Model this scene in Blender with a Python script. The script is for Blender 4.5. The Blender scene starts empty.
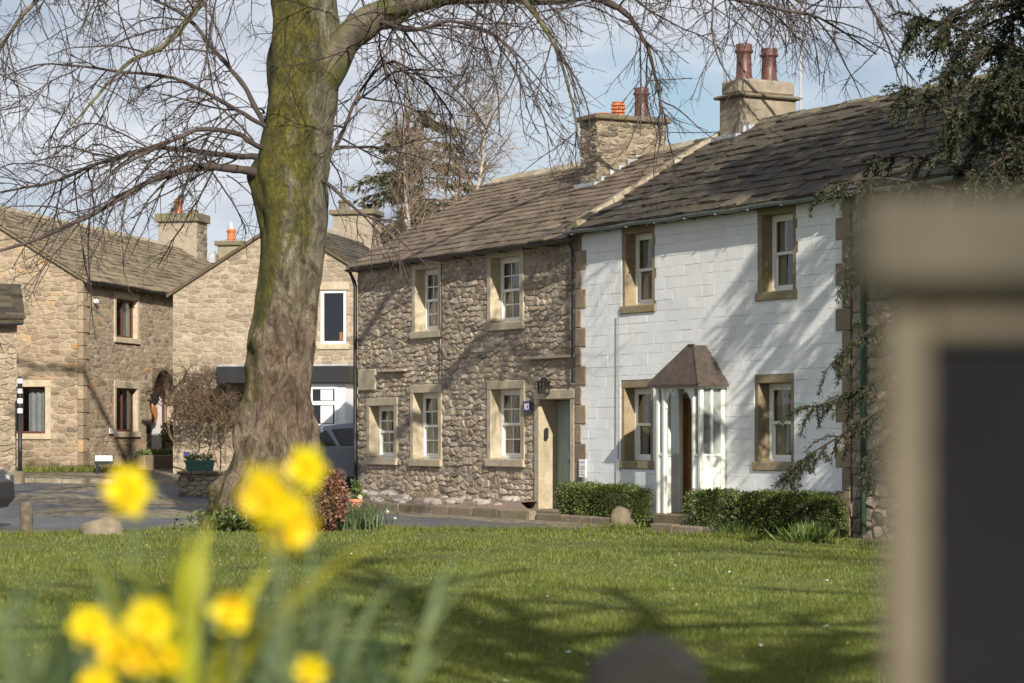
import bpy, math, random
import numpy as np
from mathutils import Vector, Matrix, noise as mnoise

# ------------------------------------------------------------------ camera, sky, sun, exposure
scene = bpy.context.scene
F, CZ, HZ = 2418.0, 1.39, 434.0          # focal length in pixels, eye height above the cottages' base, horizon row
cam = bpy.data.cameras.new('camera')
cam.sensor_width = 36; cam.sensor_fit = 'HORIZONTAL'; cam.lens = F * 36 / 1024
cam.shift_y = (HZ - 341.5) / 1024
cam.clip_start = 0.1; cam.clip_end = 3000
cam.dof.use_dof = True; cam.dof.focus_distance = 43; cam.dof.aperture_fstop = 3.0
cam_o = bpy.data.objects.new('camera', cam); scene.collection.objects.link(cam_o)
cam_o.location = (0, 0, CZ); cam_o.rotation_euler = (math.radians(90), 0, 0)
scene.camera = cam_o

SUN = Vector((1.0, -3.8, 2.1)).normalized()       # towards the sun
sl = bpy.data.lights.new('sun', 'SUN'); sl.energy = 5.0; sl.angle = math.radians(0.53); sl.color = (1, .93, .82)
so = bpy.data.objects.new('sun', sl); scene.collection.objects.link(so)
so.rotation_euler = SUN.to_track_quat('Z', 'Y').to_euler(); so.location = (20, -60, 40)

world = bpy.data.worlds.new('World'); scene.world = world; world.use_nodes = True
wt = world.node_tree; wt.nodes.clear()
sky = wt.nodes.new('ShaderNodeTexSky'); sky.sky_type = 'NISHITA'; sky.sun_disc = False
sky.sun_elevation = math.asin(SUN.z); sky.sun_rotation = math.atan2(SUN.x, SUN.y)
sky.air_density = 1.0; sky.dust_density = 1.2; sky.ozone_density = 1.6
sk = wt.nodes.new('ShaderNodeVectorMath'); sk.operation = 'SCALE'; sk.inputs[3].default_value = 0.075
wt.links.new(sky.outputs[0], sk.inputs[0])
tc = wt.nodes.new('ShaderNodeTexCoord')
mp = wt.nodes.new('ShaderNodeMapping'); mp.inputs['Scale'].default_value = (1, 1, 2.6); mp.inputs['Location'].default_value = (.35, .2, .1)
wt.links.new(tc.outputs['Generated'], mp.inputs[0])
nz = wt.nodes.new('ShaderNodeTexNoise'); nz.inputs['Scale'].default_value = 6.5; nz.inputs['Detail'].default_value = 9; nz.inputs['Roughness'].default_value = .52
nz.inputs['Distortion'].default_value = .25
wt.links.new(mp.outputs[0], nz.inputs['Vector'])
rp = wt.nodes.new('ShaderNodeValToRGB'); rp.color_ramp.elements[0].position = .25; rp.color_ramp.elements[1].position = .56
rp.color_ramp.interpolation = 'EASE'
wt.links.new(nz.outputs['Fac'], rp.inputs[0])
nz2 = wt.nodes.new('ShaderNodeTexNoise'); nz2.inputs['Scale'].default_value = 11; nz2.inputs['Detail'].default_value = 6
wt.links.new(mp.outputs[0], nz2.inputs['Vector'])
cc = wt.nodes.new('ShaderNodeValToRGB'); e = cc.color_ramp.elements
e[0].position = .3; e[0].color = (.32, .365, .44, 1); e[1].position = .65; e[1].color = (.58, .605, .65, 1)
wt.links.new(nz2.outputs['Fac'], cc.inputs[0])
mx = wt.nodes.new('ShaderNodeMix'); mx.data_type = 'RGBA'
wt.links.new(rp.outputs[0], mx.inputs[0]); wt.links.new(sk.outputs[0], mx.inputs[6]); wt.links.new(cc.outputs[0], mx.inputs[7])
bg = wt.nodes.new('ShaderNodeBackground'); wt.links.new(mx.outputs[2], bg.inputs[0]); bg.inputs[1].default_value = 1.0
wo = wt.nodes.new('ShaderNodeOutputWorld'); wt.links.new(bg.outputs[0], wo.inputs[0])

scene.view_settings.view_transform = 'Standard'; scene.view_settings.look = 'None'
scene.view_settings.exposure = 0.5; scene.view_settings.gamma = 1
scene.cycles.use_denoising = True; scene.cycles.max_bounces = 6; scene.cycles.transparent_max_bounces = 12

# ------------------------------------------------------------------ materials
class NM:
    def __init__(s, name):
        s.m = bpy.data.materials.new(name); s.m.use_nodes = True
        s.t = s.m.node_tree; s.t.nodes.clear()
        s.out = s.t.nodes.new('ShaderNodeOutputMaterial')
    def n(s, ty, ins={}, **pr):
        o = s.t.nodes.new('ShaderNode' + ty)
        for k, v in pr.items(): setattr(o, k, v)
        for k, v in ins.items():
            if isinstance(v, bpy.types.NodeSocket): s.t.links.new(v, o.inputs[k])
            else: o.inputs[k].default_value = v
        return o
    def pos(s): return s.n('NewGeometry').outputs['Position']
    def noise(s, sc, det=4, ro=.55, vec=None, dist=0):
        return s.n('TexNoise', {'Vector': vec if vec else s.pos(), 'Scale': sc, 'Detail': det, 'Roughness': ro, 'Distortion': dist}).outputs['Fac']
    def ramp(s, fac, stops, interp='LINEAR'):
        o = s.n('ValToRGB', {0: fac}); cr = o.color_ramp; cr.interpolation = interp
        while len(cr.elements) < len(stops): cr.elements.new(.5)
        for e, (p, c) in zip(cr.elements, stops):
            e.position = p; e.color = (*c, 1) if not isinstance(c, (int, float)) else (c, c, c, 1)
        return o.outputs[0]
    def mix(s, f, a, b, bl='MIX'):
        o = s.n('Mix', data_type='RGBA', blend_type=bl)
        for k, v in ((0, f), (6, a), (7, b)):
            if isinstance(v, bpy.types.NodeSocket): s.t.links.new(v, o.inputs[k])
            else: o.inputs[k].default_value = (*v, 1) if isinstance(v, tuple) else v
        return o.outputs[2]
    def math(s, op, a, b=0.0, c=0.0):
        return s.n('Math', {0: a, 1: b, 2: c}, operation=op).outputs[0]
    def rnd(s):          # per piece random number: object random plus a per piece attribute of joined pieces
        a = s.n('Attribute', attribute_name='rnd').outputs['Fac']
        return s.math('FRACT', s.math('ADD', a, s.n('ObjectInfo').outputs['Random']))
    def bsdf(s, col, rough=.85, bump=None, bs=.3, bd=.02, **kw):
        b = s.n('BsdfPrincipled', {'Base Color': col if isinstance(col, bpy.types.NodeSocket) else (*col, 1), 'Roughness': rough})
        for k, v in kw.items(): b.inputs[k.replace('_', ' ')].default_value = v
        if bump is not None:
            s.t.links.new(s.n('Bump', {'Height': bump, 'Strength': bs, 'Distance': bd}).outputs[0], b.inputs['Normal'])
        s.t.links.new(b.outputs[0], s.out.inputs[0]); return b

M = {}
def stone_mat(name, stops, var=.5, ns=9, bs=.6, bd=.03, moss=0, mosscol=(.14, .13, .025), rough=.9, lich=.0):
    k = NM(name); r = k.rnd()
    col = k.ramp(r, stops)
    n1 = k.noise(ns, 6, .65); n2 = k.noise(ns * 5, 5, .7)
    col = k.mix(var, col, k.ramp(n1, [(.28, .35), (.5, .62), (.72, 1.0)]), 'OVERLAY')
    col = k.mix(.5, col, k.ramp(n2, [(.3, .5), (.7, 1.0)]), 'MULTIPLY')
    if lich:
        col = k.mix(k.math('MULTIPLY', k.ramp(k.noise(ns * 2.2, 3, .6), [(.60, 0), (.68, 1)]), lich), col, (.46, .44, .38))
    if moss:
        col = k.mix(k.math('MULTIPLY', k.ramp(k.noise(2.3, 5, .6), [(.46, 0), (.66, 1)]), moss), col, mosscol)
    k.bsdf(col, rough, k.math('ADD', k.math('MULTIPLY', n1, .6), n2), bs, bd); M[name] = k.m
stone_mat('rubble', [(0, (.24, .19, .14)), (.2, (.44, .36, .27)), (.4, (.30, .245, .185)), (.6, (.40, .325, .24)), (.8, (.54, .455, .345)), (.92, (.34, .25, .16)), (1, (.18, .15, .12))], bs=.8, bd=.04, lich=.3)
stone_mat('mortar', [(0, (.42, .36, .28)), (1, (.42, .36, .28))], ns=14, bs=.8)
stone_mat('warm_rubble', [(0, (.20, .15, .10)), (.2, (.345, .26, .17)), (.4, (.25, .19, .13)), (.6, (.40, .315, .215)), (.75, (.285, .215, .14)), (.9, (.45, .37, .265)), (.96, (.40, .235, .10)), (1, (.17, .14, .105))], bs=.7, lich=.35)
stone_mat('warm_mortar', [(0, (.40, .325, .24)), (1, (.40, .325, .24))], ns=12, bs=.6)
stone_mat('gable_rubble', [(0, (.21, .165, .115)), (.3, (.31, .25, .175)), (.6, (.25, .20, .14)), (1, (.36, .29, .21))], bs=.5, lich=.2)
stone_mat('dressed', [(0, (.46, .385, .275)), (.5, (.51, .43, .31)), (1, (.42, .35, .245))], var=.35, ns=4, bs=.25, moss=.25, mosscol=(.25, .23, .09))
stone_mat('dressed_dark', [(0, (.26, .20, .125)), (.5, (.31, .24, .15)), (1, (.22, .17, .11))], var=.45, ns=5, bs=.3, moss=.4, mosscol=(.20, .18, .06))
stone_mat('quoin', [(0, (.24, .18, .12)), (.5, (.30, .23, .155)), (1, (.20, .155, .11))], var=.4, ns=6, bs=.4)
stone_mat('slate', [(0, (.085, .058, .04)), (.35, (.15, .105, .072)), (.7, (.11, .078, .054)), (1, (.20, .148, .10))], ns=6, bs=.6, moss=.2, lich=.25)
stone_mat('slate_dark', [(0, (.030, .023, .016)), (.3, (.075, .057, .04)), (.6, (.045, .035, .025)), (.85, (.06, .046, .03)), (1, (.115, .09, .06))], ns=6, bs=.6, moss=.55, mosscol=(.065, .053, .014), lich=.06)
stone_mat('slate_tan', [(0, (.10, .076, .05)), (.4, (.165, .127, .083)), (1, (.23, .18, .115))], ns=5, bs=.6, moss=.35, mosscol=(.22, .18, .06))
stone_mat('verge_stone', [(0, (.30, .25, .18)), (1, (.38, .32, .24))], ns=7, bs=.6, moss=.6)
stone_mat('render', [(0, (.235, .195, .145)), (1, (.26, .215, .16))], var=.5, ns=3, bs=.35, moss=.15, lich=.2)
stone_mat('chimney_rubble', [(0, (.10, .08, .055)), (.4, (.24, .195, .135)), (.7, (.33, .275, .195)), (1, (.16, .13, .085))], ns=9, bs=.6, lich=.3)
stone_mat('chimney_mortar', [(0, (.30, .255, .19)), (1, (.30, .255, .19))], ns=10, bs=.5)
stone_mat('cap_stone', [(0, (.13, .11, .075)), (1, (.17, .145, .10))], ns=6, bs=.5, moss=.5)
stone_mat('kerb_stone', [(0, (.17, .135, .095)), (1, (.25, .20, .145))], ns=6, bs=.6, moss=.5, mosscol=(.16, .13, .045))
stone_mat('rock', [(0, (.30, .25, .22)), (.5, (.42, .37, .34)), (1, (.24, .20, .165))], ns=8, bs=.8, lich=.5)
stone_mat('dark_rock', [(0, (.016, .014, .011)), (1, (.02, .018, .014))], ns=12, bs=.8, lich=.03)
stone_mat('gravel', [(0, (.30, .215, .17)), (1, (.30, .215, .17))], var=.9, ns=30, bs=1, bd=.04)

def simple(name, col, rough=.5, ns=0, var=.15, bs=.1, **kw):
    k = NM(name)
    if ns:
        n = k.noise(ns, 5, .6)
        c = k.mix(var, (*col,), k.ramp(n, [(.3, .2), (.7, 1.0)]), 'OVERLAY')
        k.bsdf(c, rough, n, bs, .01, **kw)
    else: k.bsdf(col, rough, **kw)
    M[name] = k.m
simple('sash_paint', (.80, .78, .72), .45, 8, .15)
simple('upvc', (.86, .87, .88), .35, 6, .06)
simple('porch_paint', (.68, .70, .62), .5, 7, .25)
simple('door_green', (.235, .29, .255), .45, 5, .15)
simple('door_brown', (.19, .09, .035), .45, 12, .4)
simple('black_iron', (.018, .018, .02), .45, 20, .3)
simple('grey_gutter', (.17, .20, .19), .5, 9, .3)
simple('green_pipe', (.045, .10, .065), .5, 9, .3)
simple('lead', (.34, .36, .39), .55, 9, .4)
simple('pot_red', (.085, .032, .025), .5, 14, .7)
simple('pot_orange', (.42, .13, .04), .7, 14, .4)
simple('terracotta', (.50, .20, .11), .8, 14, .3)
simple('red_frame', (.10, .03, .022), .5, 9, .2)
simple('sign_white', (.80, .80, .80), .5, 9, .1)
simple('plaque_blue', (.05, .05, .16), .4)
simple('porch_roof', (.06, .044, .034), .8, 9, .5, .3)
simple('curtain', (.52, .44, .33), .9, 6, .2)
simple('porch_net', (.34, .34, .32), .9, 6, .3)
simple('net_curtain', (.72, .72, .70), .9, 6, .2)
simple('room', (.10, .085, .07), .9)
simple('planter_green', (.03, .11, .08), .5, 9, .2)
simple('grey_pot', (.23, .24, .25), .6, 9, .2)
simple('teal', (.03, .14, .13), .6)
simple('wreath', (.38, .16, .05), .9, 40, .7)
simple('car_grey', (.15, .165, .20), .25, Metallic=.5, Coat_Weight=.8)
simple('car_black', (.02, .021, .025), .4, Metallic=.0)
simple('car_glass', (.012, .014, .016), .05)
simple('tyre', (.022, .022, .022), .8)
simple('rim', (.35, .35, .36), .35, Metallic=.8)
simple('tail_red', (.35, .02, .015), .25)
simple('bollard_wood', (.10, .08, .06), .9, 12, .6, .5)
simple('board_wood', (.105, .086, .056), .75, 9, .5, .3)
simple('board_cap', (.052, .045, .029), .8, 9, .6, .3)
simple('board_panel', (.012, .012, .014), .9, 5, .2, Specular_IOR_Level=.05)
simple('aerial', (.40, .41, .42), .5)
simple('cable', (.03, .03, .035), .6)

k = NM('glass')                      # window glass: reflects the surroundings, lets the room show
gl = k.n('BsdfGlossy', {'Color': (1, 1, 1, 1), 'Roughness': .02, 'Normal': k.n('Bump', {'Height': k.noise(2.2, 2), 'Strength': .25, 'Distance': .02}).outputs[0]})
tr = k.n('BsdfTransparent', {'Color': (.82, .86, .85, 1)})
ly = k.n('LayerWeight', {'Blend': .32})
ms = k.n('MixShader', {0: k.math('ADD', k.math('MULTIPLY', ly.outputs['Fresnel'], .8), .06), 1: tr.outputs[0], 2: gl.outputs[0]})
k.t.links.new(ms.outputs[0], k.out.inputs[0]); M['glass'] = k.m

k = NM('white_paint')                # limewashed blocks
r = k.rnd(); n1 = k.noise(1.1, 5, .6); n2 = k.noise(22, 5, .7)
col = k.ramp(r, [(0, (.765, .775, .775)), (1, (.82, .825, .815))])
col = k.mix(.35, col, k.ramp(n1, [(.3, (.74, .77, .79)), (.6, (1, 1, 1))]), 'MULTIPLY')
col = k.mix(k.math('MULTIPLY', k.ramp(k.noise(5, 7, .75), [(.62, 0), (.72, 1)]), .35), col, (.55, .54, .50))
col = k.mix(k.math('MULTIPLY', k.ramp(k.noise(3.0, 6, .65, k.n('Mapping', {'Vector': k.pos(), 'Scale': (1, 1, .13)}).outputs[0]), [(.5, 0), (.7, 1)]), .3), col, (.60, .60, .54))
k.bsdf(col, .8, k.math('ADD', n2, k.math('MULTIPLY', k.noise(6, 3), 1.0)), .3, .015); M['white_paint'] = k.m

k = NM('tarmac')
n1 = k.noise(.6, 4); n2 = k.noise(60, 3, .8); n3 = k.noise(2.5, 6, .65)
col = k.mix(.8, k.ramp(n1, [(.3, (.075, .077, .082)), (.7, (.125, .125, .13))]), k.ramp(n2, [(.3, .55), (.7, 1.0)]), 'MULTIPLY')
col = k.mix(k.math('MULTIPLY', k.ramp(n3, [(.55, 0), (.7, 1)]), .45), col, (.16, .14, .115))
k.bsdf(col, .72, n2, .5, .01); M['tarmac'] = k.m

k = NM('verge')                      # gravelly earth with cobbles and tufts
n1 = k.noise(1.4, 6, .6); vo = k.n('TexVoronoi', {'Vector': k.pos(), 'Scale': 7.0}).outputs['Distance']
col = k.ramp(k.noise(9, 5, .7), [(.25, (.14, .11, .075)), (.5, (.24, .195, .135)), (.75, (.36, .30, .22))])
col = k.mix(k.ramp(vo, [(.25, 0), (.6, .8)]), col, (.10, .08, .055))
col = k.mix(k.ramp(n1, [(.56, 0), (.66, .7)]), col, (.10, .12, .03))
k.bsdf(col, .95, k.math('SUBTRACT', 1.0, vo), .8, .05); M['verge'] = k.m

k = NM('lawn')
n1 = k.noise(.8, 5, .6); n2 = k.noise(9, 5, .7)
col = k.ramp(n1, [(.3, (.048, .072, .009)), (.5, (.085, .11, .013)), (.72, (.135, .145, .02))])
col = k.mix(.6, col, k.ramp(n2, [(.3, .45), (.7, 1.0)]), 'MULTIPLY')
col = k.mix(k.ramp(k.noise(2.7, 3, .6), [(.64, 0), (.74, .5)]), col, (.16, .115, .05))
k.bsdf(col, .95, n2, .9, .05); M['lawn'] = k.m

def leaf_mat(name, stops, ns=1.5, trans=.35, rough=.6, patch=None):
    k = NM(name); r = k.rnd()
    col = k.ramp(r, stops)
    col = k.mix(.5, col, k.ramp(k.noise(ns, 4, .6), [(.3, .35), (.7, 1.0)]), 'OVERLAY')
    if patch: col = k.mix(k.ramp(k.noise(.7, 5, .6), [(.42, 0), (.68, .8)]), col, patch)
    d = k.n('BsdfDiffuse', {'Color': col}); tl = k.n('BsdfTranslucent', {'Color': col}); g = k.n('BsdfGlossy', {'Color': (1, 1, 1, 1), 'Roughness': rough})
    a = k.n('MixShader', {0: trans, 1: d.outputs[0], 2: tl.outputs[0]})
    b = k.n('MixShader', {0: .03, 1: a.outputs[0], 2: g.outputs[0]})
    k.t.links.new(b.outputs[0], k.out.inputs[0]); M[name] = k.m
leaf_mat('grass_blade', [(0, (.055, .085, .009)), (.4, (.095, .13, .013)), (.8, (.145, .17, .02)), (1, (.24, .21, .06))], patch=(.16, .165, .024))
leaf_mat('hedge_leaf', [(0, (.03, .05, .010)), (.5, (.065, .095, .018)), (.85, (.12, .155, .03)), (1, (.19, .20, .05))], 4)
leaf_mat('yew_leaf', [(0, (.010, .015, .005)), (.5, (.020, .028, .008)), (.9, (.038, .046, .013)), (1, (.065, .058, .022))], 2, .2)
leaf_mat('spruce_leaf', [(0, (.06, .066, .03)), (.6, (.105, .11, .052)), (1, (.19, .17, .09))], 2, .2)
leaf_mat('daffodil_leaf', [(0, (.07, .11, .05)), (.5, (.11, .16, .07)), (1, (.17, .21, .07))], 6, .4)
leaf_mat('daffodil_bud', [(0, (.32, .34, .02)), (1, (.42, .38, .015))], 8, .45)
leaf_mat('petal', [(0, (.93, .71, .002)), (1, (.95, .77, .003))], 12, .4)
leaf_mat('trumpet', [(0, (.93, .64, .002)), (1, (.95, .68, .003))], 12, .4)
leaf_mat('narcissus_petal', [(0, (.75, .74, .60)), (1, (.82, .80, .62))], 12, .4)
leaf_mat('russet_leaf', [(0, (.085, .035, .02)), (.5, (.16, .072, .04)), (1, (.25, .13, .075))], 5, .25)
leaf_mat('pot_plant', [(0, (.06, .10, .02)), (1, (.14, .19, .04))], 5, .3)
leaf_mat('primrose', [(0, (.55, .50, .30)), (.5, (.40, .30, .55)), (1, (.7, .62, .2))], 5, .3)
leaf_mat('litter', [(0, (.16, .10, .05)), (.6, (.26, .18, .09)), (.75, (.62, .50, .06)), (.9, (.75, .74, .66)), (1, (.8, .78, .7))], 12, .2)
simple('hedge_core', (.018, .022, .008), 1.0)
simple('yew_core', (.03, .026, .016), 1.0)

k = NM('bark')                       # moss on the weather side of the trunk, bare grey-brown burrs below
g = k.n('NewGeometry'); ps = k.n('SeparateXYZ', {0: g.outputs['Position']}); no = k.n('SeparateXYZ', {0: g.outputs['Normal']})
st = k.n('Mapping', {'Vector': g.outputs['Position'], 'Scale': (1, 1, .5)}).outputs[0]
n1 = k.noise(4.2, 9, .72, st, 1.2); n2 = k.noise(26, 6, .75, st, .5)
n3 = k.noise(3.2, 5, .65)
low = k.ramp(n1, [(.34, (.05, .033, .02)), (.44, (.18, .13, .084)), (.54, (.32, .245, .165)), (.70, (.47, .39, .28))])
hi = k.ramp(n1, [(.34, (.05, .042, .022)), (.45, (.15, .135, .08)), (.56, (.27, .25, .165)), (.72, (.40, .38, .27))])
hz = k.n('MapRange', {0: ps.outputs['Z'], 1: 2.6, 2: 5.0}).outputs[0]
low = k.mix(k.ramp(k.noise(1.7, 6, .65), [(.48, 0), (.60, .6)]), low, k.ramp(n1, [(.34, (.035, .018, .010)), (.6, (.17, .092, .052)), (.75, (.25, .15, .09))]))
col = k.mix(hz, low, hi)
col = k.mix(.5, col, k.ramp(n2, [(.3, .45), (.7, 1.0)]), 'MULTIPLY')
mm = k.math('ADD', k.math('MULTIPLY', no.outputs['X'], -.50), k.math('MULTIPLY', k.noise(3.4, 7, .7, k.n('Mapping', {'Vector': g.outputs['Position'], 'Scale': (1, 1, .45)}).outputs[0]), 1.6))
mm = k.math('ADD', mm, k.math('SUBTRACT', k.math('MULTIPLY', hz, .62), .17))
col = k.mix(k.ramp(k.math('MULTIPLY', mm, .5), [(.46, 0), (.57, .96)]), col, k.ramp(k.math('ADD', k.math('MULTIPLY', n3, .5), k.math('MULTIPLY', n2, .5)), [(.36, (.022, .022, .006)), (.5, (.095, .085, .010)), (.66, (.21, .18, .02))]))
vf = k.n('TexVoronoi', {'Vector': k.n('VectorMath', {0: k.n('Mapping', {'Vector': g.outputs['Position'], 'Scale': (1, 1, .25)}).outputs[0], 1: k.n('Combine' + 'XYZ', {0: k.math('MULTIPLY', n1, .3), 1: k.math('MULTIPLY', n2, .25), 2: k.math('MULTIPLY', n1, .4)}).outputs[0]}, operation='ADD').outputs[0], 'Scale': 11.0}, feature='DISTANCE_TO_EDGE').outputs['Distance']
fis = k.ramp(vf, [(.0, 0), (.09, 1)])
col = k.mix(.22, col, k.ramp(vf, [(0, .2), (.16, 1.0)]), 'MULTIPLY')
k.bsdf(col, .95, k.math('ADD', k.math('ADD', n1, k.math('MULTIPLY', n2, .8)), k.math('MULTIPLY', fis, .12)), 1.0, .09); M['bark'] = k.m
k = NM('branch_bark')
n1 = k.noise(3.0, 4); g = k.n('NewGeometry'); no = k.n('SeparateXYZ', {0: g.outputs['Normal']})
col = k.ramp(n1, [(.3, (.035, .026, .024)), (.7, (.085, .062, .052))])
k.bsdf(col, .9, k.noise(30, 3), .4, .01); M['branch_bark'] = k.m
k = NM('limb_bark')
n1 = k.noise(4.0, 5, .65)
col = k.mix(k.ramp(k.noise(2.2, 4), [(.4, 0), (.58, .9)]), k.ramp(n1, [(.3, (.07, .058, .04)), (.7, (.20, .165, .12))]), k.ramp(n1, [(.3, (.05, .055, .01)), (.7, (.135, .13, .022))]))
k.bsdf(col, .95, k.noise(20, 5, .7), .8, .03); M['limb_bark'] = k.m
k = NM('birch_bark')
col = k.ramp(k.noise(5, 5, .7), [(.35, (.14, .10, .075)), (.6, (.42, .36, .29))])
k.bsdf(col, .8, k.noise(12, 4), .3, .02); M['birch_bark'] = k.m
simple('vine_bark', (.13, .088, .052), .9, 12, .5, .3)
simple('pale_twig', (.20, .15, .105), .9, 5, .4)
simple('yew_bark', (.04, .027, .02), .9, 9, .6, .6)

# ------------------------------------------------------------------ geometry helpers
COL = scene.collection.objects
ID = Matrix.Identity(4)
def props(o, label=None, category=None, group=None, kind=None):
    for k_, v in (('label', label), ('category', category), ('group', group), ('kind', kind)):
        if v: o[k_] = v
    return o
def empty(name, loc, rz=0, **kw):
    o = bpy.data.objects.new(name, None); COL.link(o); o.location = loc; o.rotation_euler = (0, 0, rz)
    o.empty_display_size = .2
    return props(o, **kw)
def npmesh(name, v, f, m, smooth=False, rnd=None):
    """v (n,3), f (k,3) or (k,4) int array, or a list of index lists"""
    me = bpy.data.meshes.new(name)
    v = np.asarray(v, dtype=np.float32)
    if isinstance(f, np.ndarray):
        k_ = f.shape[1]; nf = len(f)
        me.vertices.add(len(v)); me.vertices.foreach_set('co', v.ravel())
        me.loops.add(nf * k_); me.loops.foreach_set('vertex_index', f.astype(np.int32).ravel())
        me.polygons.add(nf)
        me.polygons.foreach_set('loop_start', np.arange(0, nf * k_, k_, dtype=np.int32))
        me.update(calc_edges=True)
    else:
        me.from_pydata([tuple(x) for x in v.tolist()], [], f); me.update()
    if smooth: me.polygons.foreach_set('use_smooth', np.ones(len(me.polygons), dtype=bool))
    if rnd is not None:
        a = me.attributes.new('rnd', 'FLOAT', 'POINT'); a.data.foreach_set('value', np.asarray(rnd, dtype=np.float32))
    me.materials.append(M[m] if isinstance(m, str) else m)
    return me
def link(name, me, parent=None, **kw):
    o = bpy.data.objects.new(name, me); COL.link(o)
    if parent: o.parent = parent
    return props(o, **kw)

class MB:
    """collects shapes (local coordinates, optional matrix) for ONE mesh object"""
    def __init__(s, M_=ID): s.v = []; s.f = []; s.M = M_
    def add(s, vs, fs):
        b = len(s.v)
        s.v += [s.M @ Vector(p) for p in vs]; s.f += [[b + i for i in q] for q in fs]; return s
    def box(s, x0, x1, y0, y1, z0, z1, c=0.0):
        if c <= 0:
            vs = [(x, y, z) for z in (z0, z1) for y in (y0, y1) for x in (x0, x1)]
            return s.add(vs, [(0, 2, 3, 1), (4, 5, 7, 6), (0, 1, 5, 4), (1, 3, 7, 5), (3, 2, 6, 7), (2, 0, 4, 6)])
        c = min(c, (x1 - x0) * .45, (y1 - y0) * .45, (z1 - z0) * .45)
        vs = []; ix = {}
        X = (x0, x1); Y = (y0, y1); Z = (z0, z1); sg = (1, -1)
        for i in (0, 1):
            for j in (0, 1):
                for l in (0, 1):
                    for a in range(3):
                        p = [X[i] + sg[i] * c, Y[j] + sg[j] * c, Z[l] + sg[l] * c]
                        p[a] = (X[i], Y[j], Z[l])[a]
                        ix[i, j, l, a] = len(vs); vs.append(p)
        fs = []
        for a in range(3):
            for e_ in (0, 1):
                b, d = [q for q in range(3) if q != a]
                q = []
                for u, w in ((0, 0), (1, 0), (1, 1), (0, 1)):
                    t = [0, 0, 0]; t[a] = e_; t[b] = u; t[d] = w; q.append(ix[(*t, a)])
                fs.append(q if (e_ == 1) == (a != 1) else q[::-1])
        for a in range(3):
            b, d = [q for q in range(3) if q != a]
            for u in (0, 1):
                for w in (0, 1):
                    t0 = [0, 0, 0]; t0[b] = u; t0[d] = w; t1 = list(t0); t1[a] = 1
                    q = [ix[(*t0, b)], ix[(*t1, b)], ix[(*t1, d)], ix[(*t0, d)]]
                    fs.append(q if ((u == w) == (a == 1)) else q[::-1])
        for i in (0, 1):
            for j in (0, 1):
                for l in (0, 1):
                    q = [ix[i, j, l, 0], ix[i, j, l, 1], ix[i, j, l, 2]]
                    fs.append(q if (i + j + l) % 2 else q[::-1])
        return s.add(vs, fs)
    def prism(s, poly, y0, y1):          # poly of (x, z), extruded along y
        n = len(poly)
        vs = [(x, y0, z) for x, z in poly] + [(x, y1, z) for x, z in poly]
        return s.add(vs, [list(range(n)), list(range(2 * n - 1, n - 1, -1))] + [(i + n, (i + 1) % n + n, (i + 1) % n, i) for i in range(n)])
    def tube(s, pts, r, n=8, cap=True):
        pts = [Vector(p) for p in pts]; rs = r if isinstance(r, (list, tuple)) else [r] * len(pts)
        vs = []; fs = []
        for i, p in enumerate(pts):
            t = (pts[min(i + 1, len(pts) - 1)] - pts[max(i - 1, 0)]).normalized()
            a = t.cross(Vector((.13, .29, .95)) if abs(t.z) < .9 else Vector((1, .1, 0))).normalized(); b = t.cross(a)
            for k_ in range(n):
                w = 2 * math.pi * k_ / n
                vs.append(p + rs[i] * (math.cos(w) * a + math.sin(w) * b))
        for i in range(len(pts) - 1):
            for k_ in range(n):
                fs.append((i * n + k_, i * n + (k_ + 1) % n, (i + 1) * n + (k_ + 1) % n, (i + 1) * n + k_))
        if cap: fs += [list(range(n))[::-1], [(len(pts) - 1) * n + k_ for k_ in range(n)]]
        return s.add(vs, fs)
    def lathe(s, c, prof, n=16, ax=2):   # prof of (radius, height)
        vs = []; fs = []
        for r, h in prof:
            for k_ in range(n):
                w = 2 * math.pi * k_ / n; u, q = r * math.cos(w), r * math.sin(w)
                p = (u, q, h) if ax == 2 else ((u, h, q) if ax == 1 else (h, u, q))
                vs.append((c[0] + p[0], c[1] + p[1], c[2] + p[2]))
        for i in range(len(prof) - 1):
            for k_ in range(n): fs.append((i * n + k_, i * n + (k_ + 1) % n, (i + 1) * n + (k_ + 1) % n, (i + 1) * n + k_))
        fs += [list(range(n))[::-1], [(len(prof) - 1) * n + k_ for k_ in range(n)]]
        return s.add(vs, fs)
    def build(s, name, m, parent=None, smooth=False, **kw):
        return link(name, npmesh(name, [tuple(p) for p in s.v], s.f, m, smooth), parent, **kw)

def emit(parent, name, m, pool, pieces, limit=300, shared=None):
    """pieces: (pool index, matrix, size). The largest become objects, the rest one joined part of kind stuff."""
    order = sorted(range(len(pieces)), key=lambda i: -pieces[i][2])
    cache = shared if shared is not None else {}
    for i in order[:limit]:
        k_, Mx, _ = pieces[i]
        if k_ not in cache: cache[k_] = npmesh(name, pool[k_][0], pool[k_][1], m)
        o = bpy.data.objects.new(name, cache[k_]); COL.link(o); o.parent = parent; o.matrix_local = Mx
    rest = order[limit:]
    if rest:
        V = []; Fs = []; R = []; b = 0
        for i in rest:
            k_, Mx, _ = pieces[i]; v = np.asarray(pool[k_][0], dtype=float)
            A = np.array(Mx)
            V.append(v @ A[:3, :3].T + A[:3, 3]); Fs += [[b + q for q in f] for f in pool[k_][1]]; b += len(v)
            R.append(np.full(len(v), random.random()))
        link(name, npmesh(name, np.vstack(V), Fs, m, rnd=np.concatenate(R)), parent, kind='stuff')

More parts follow.
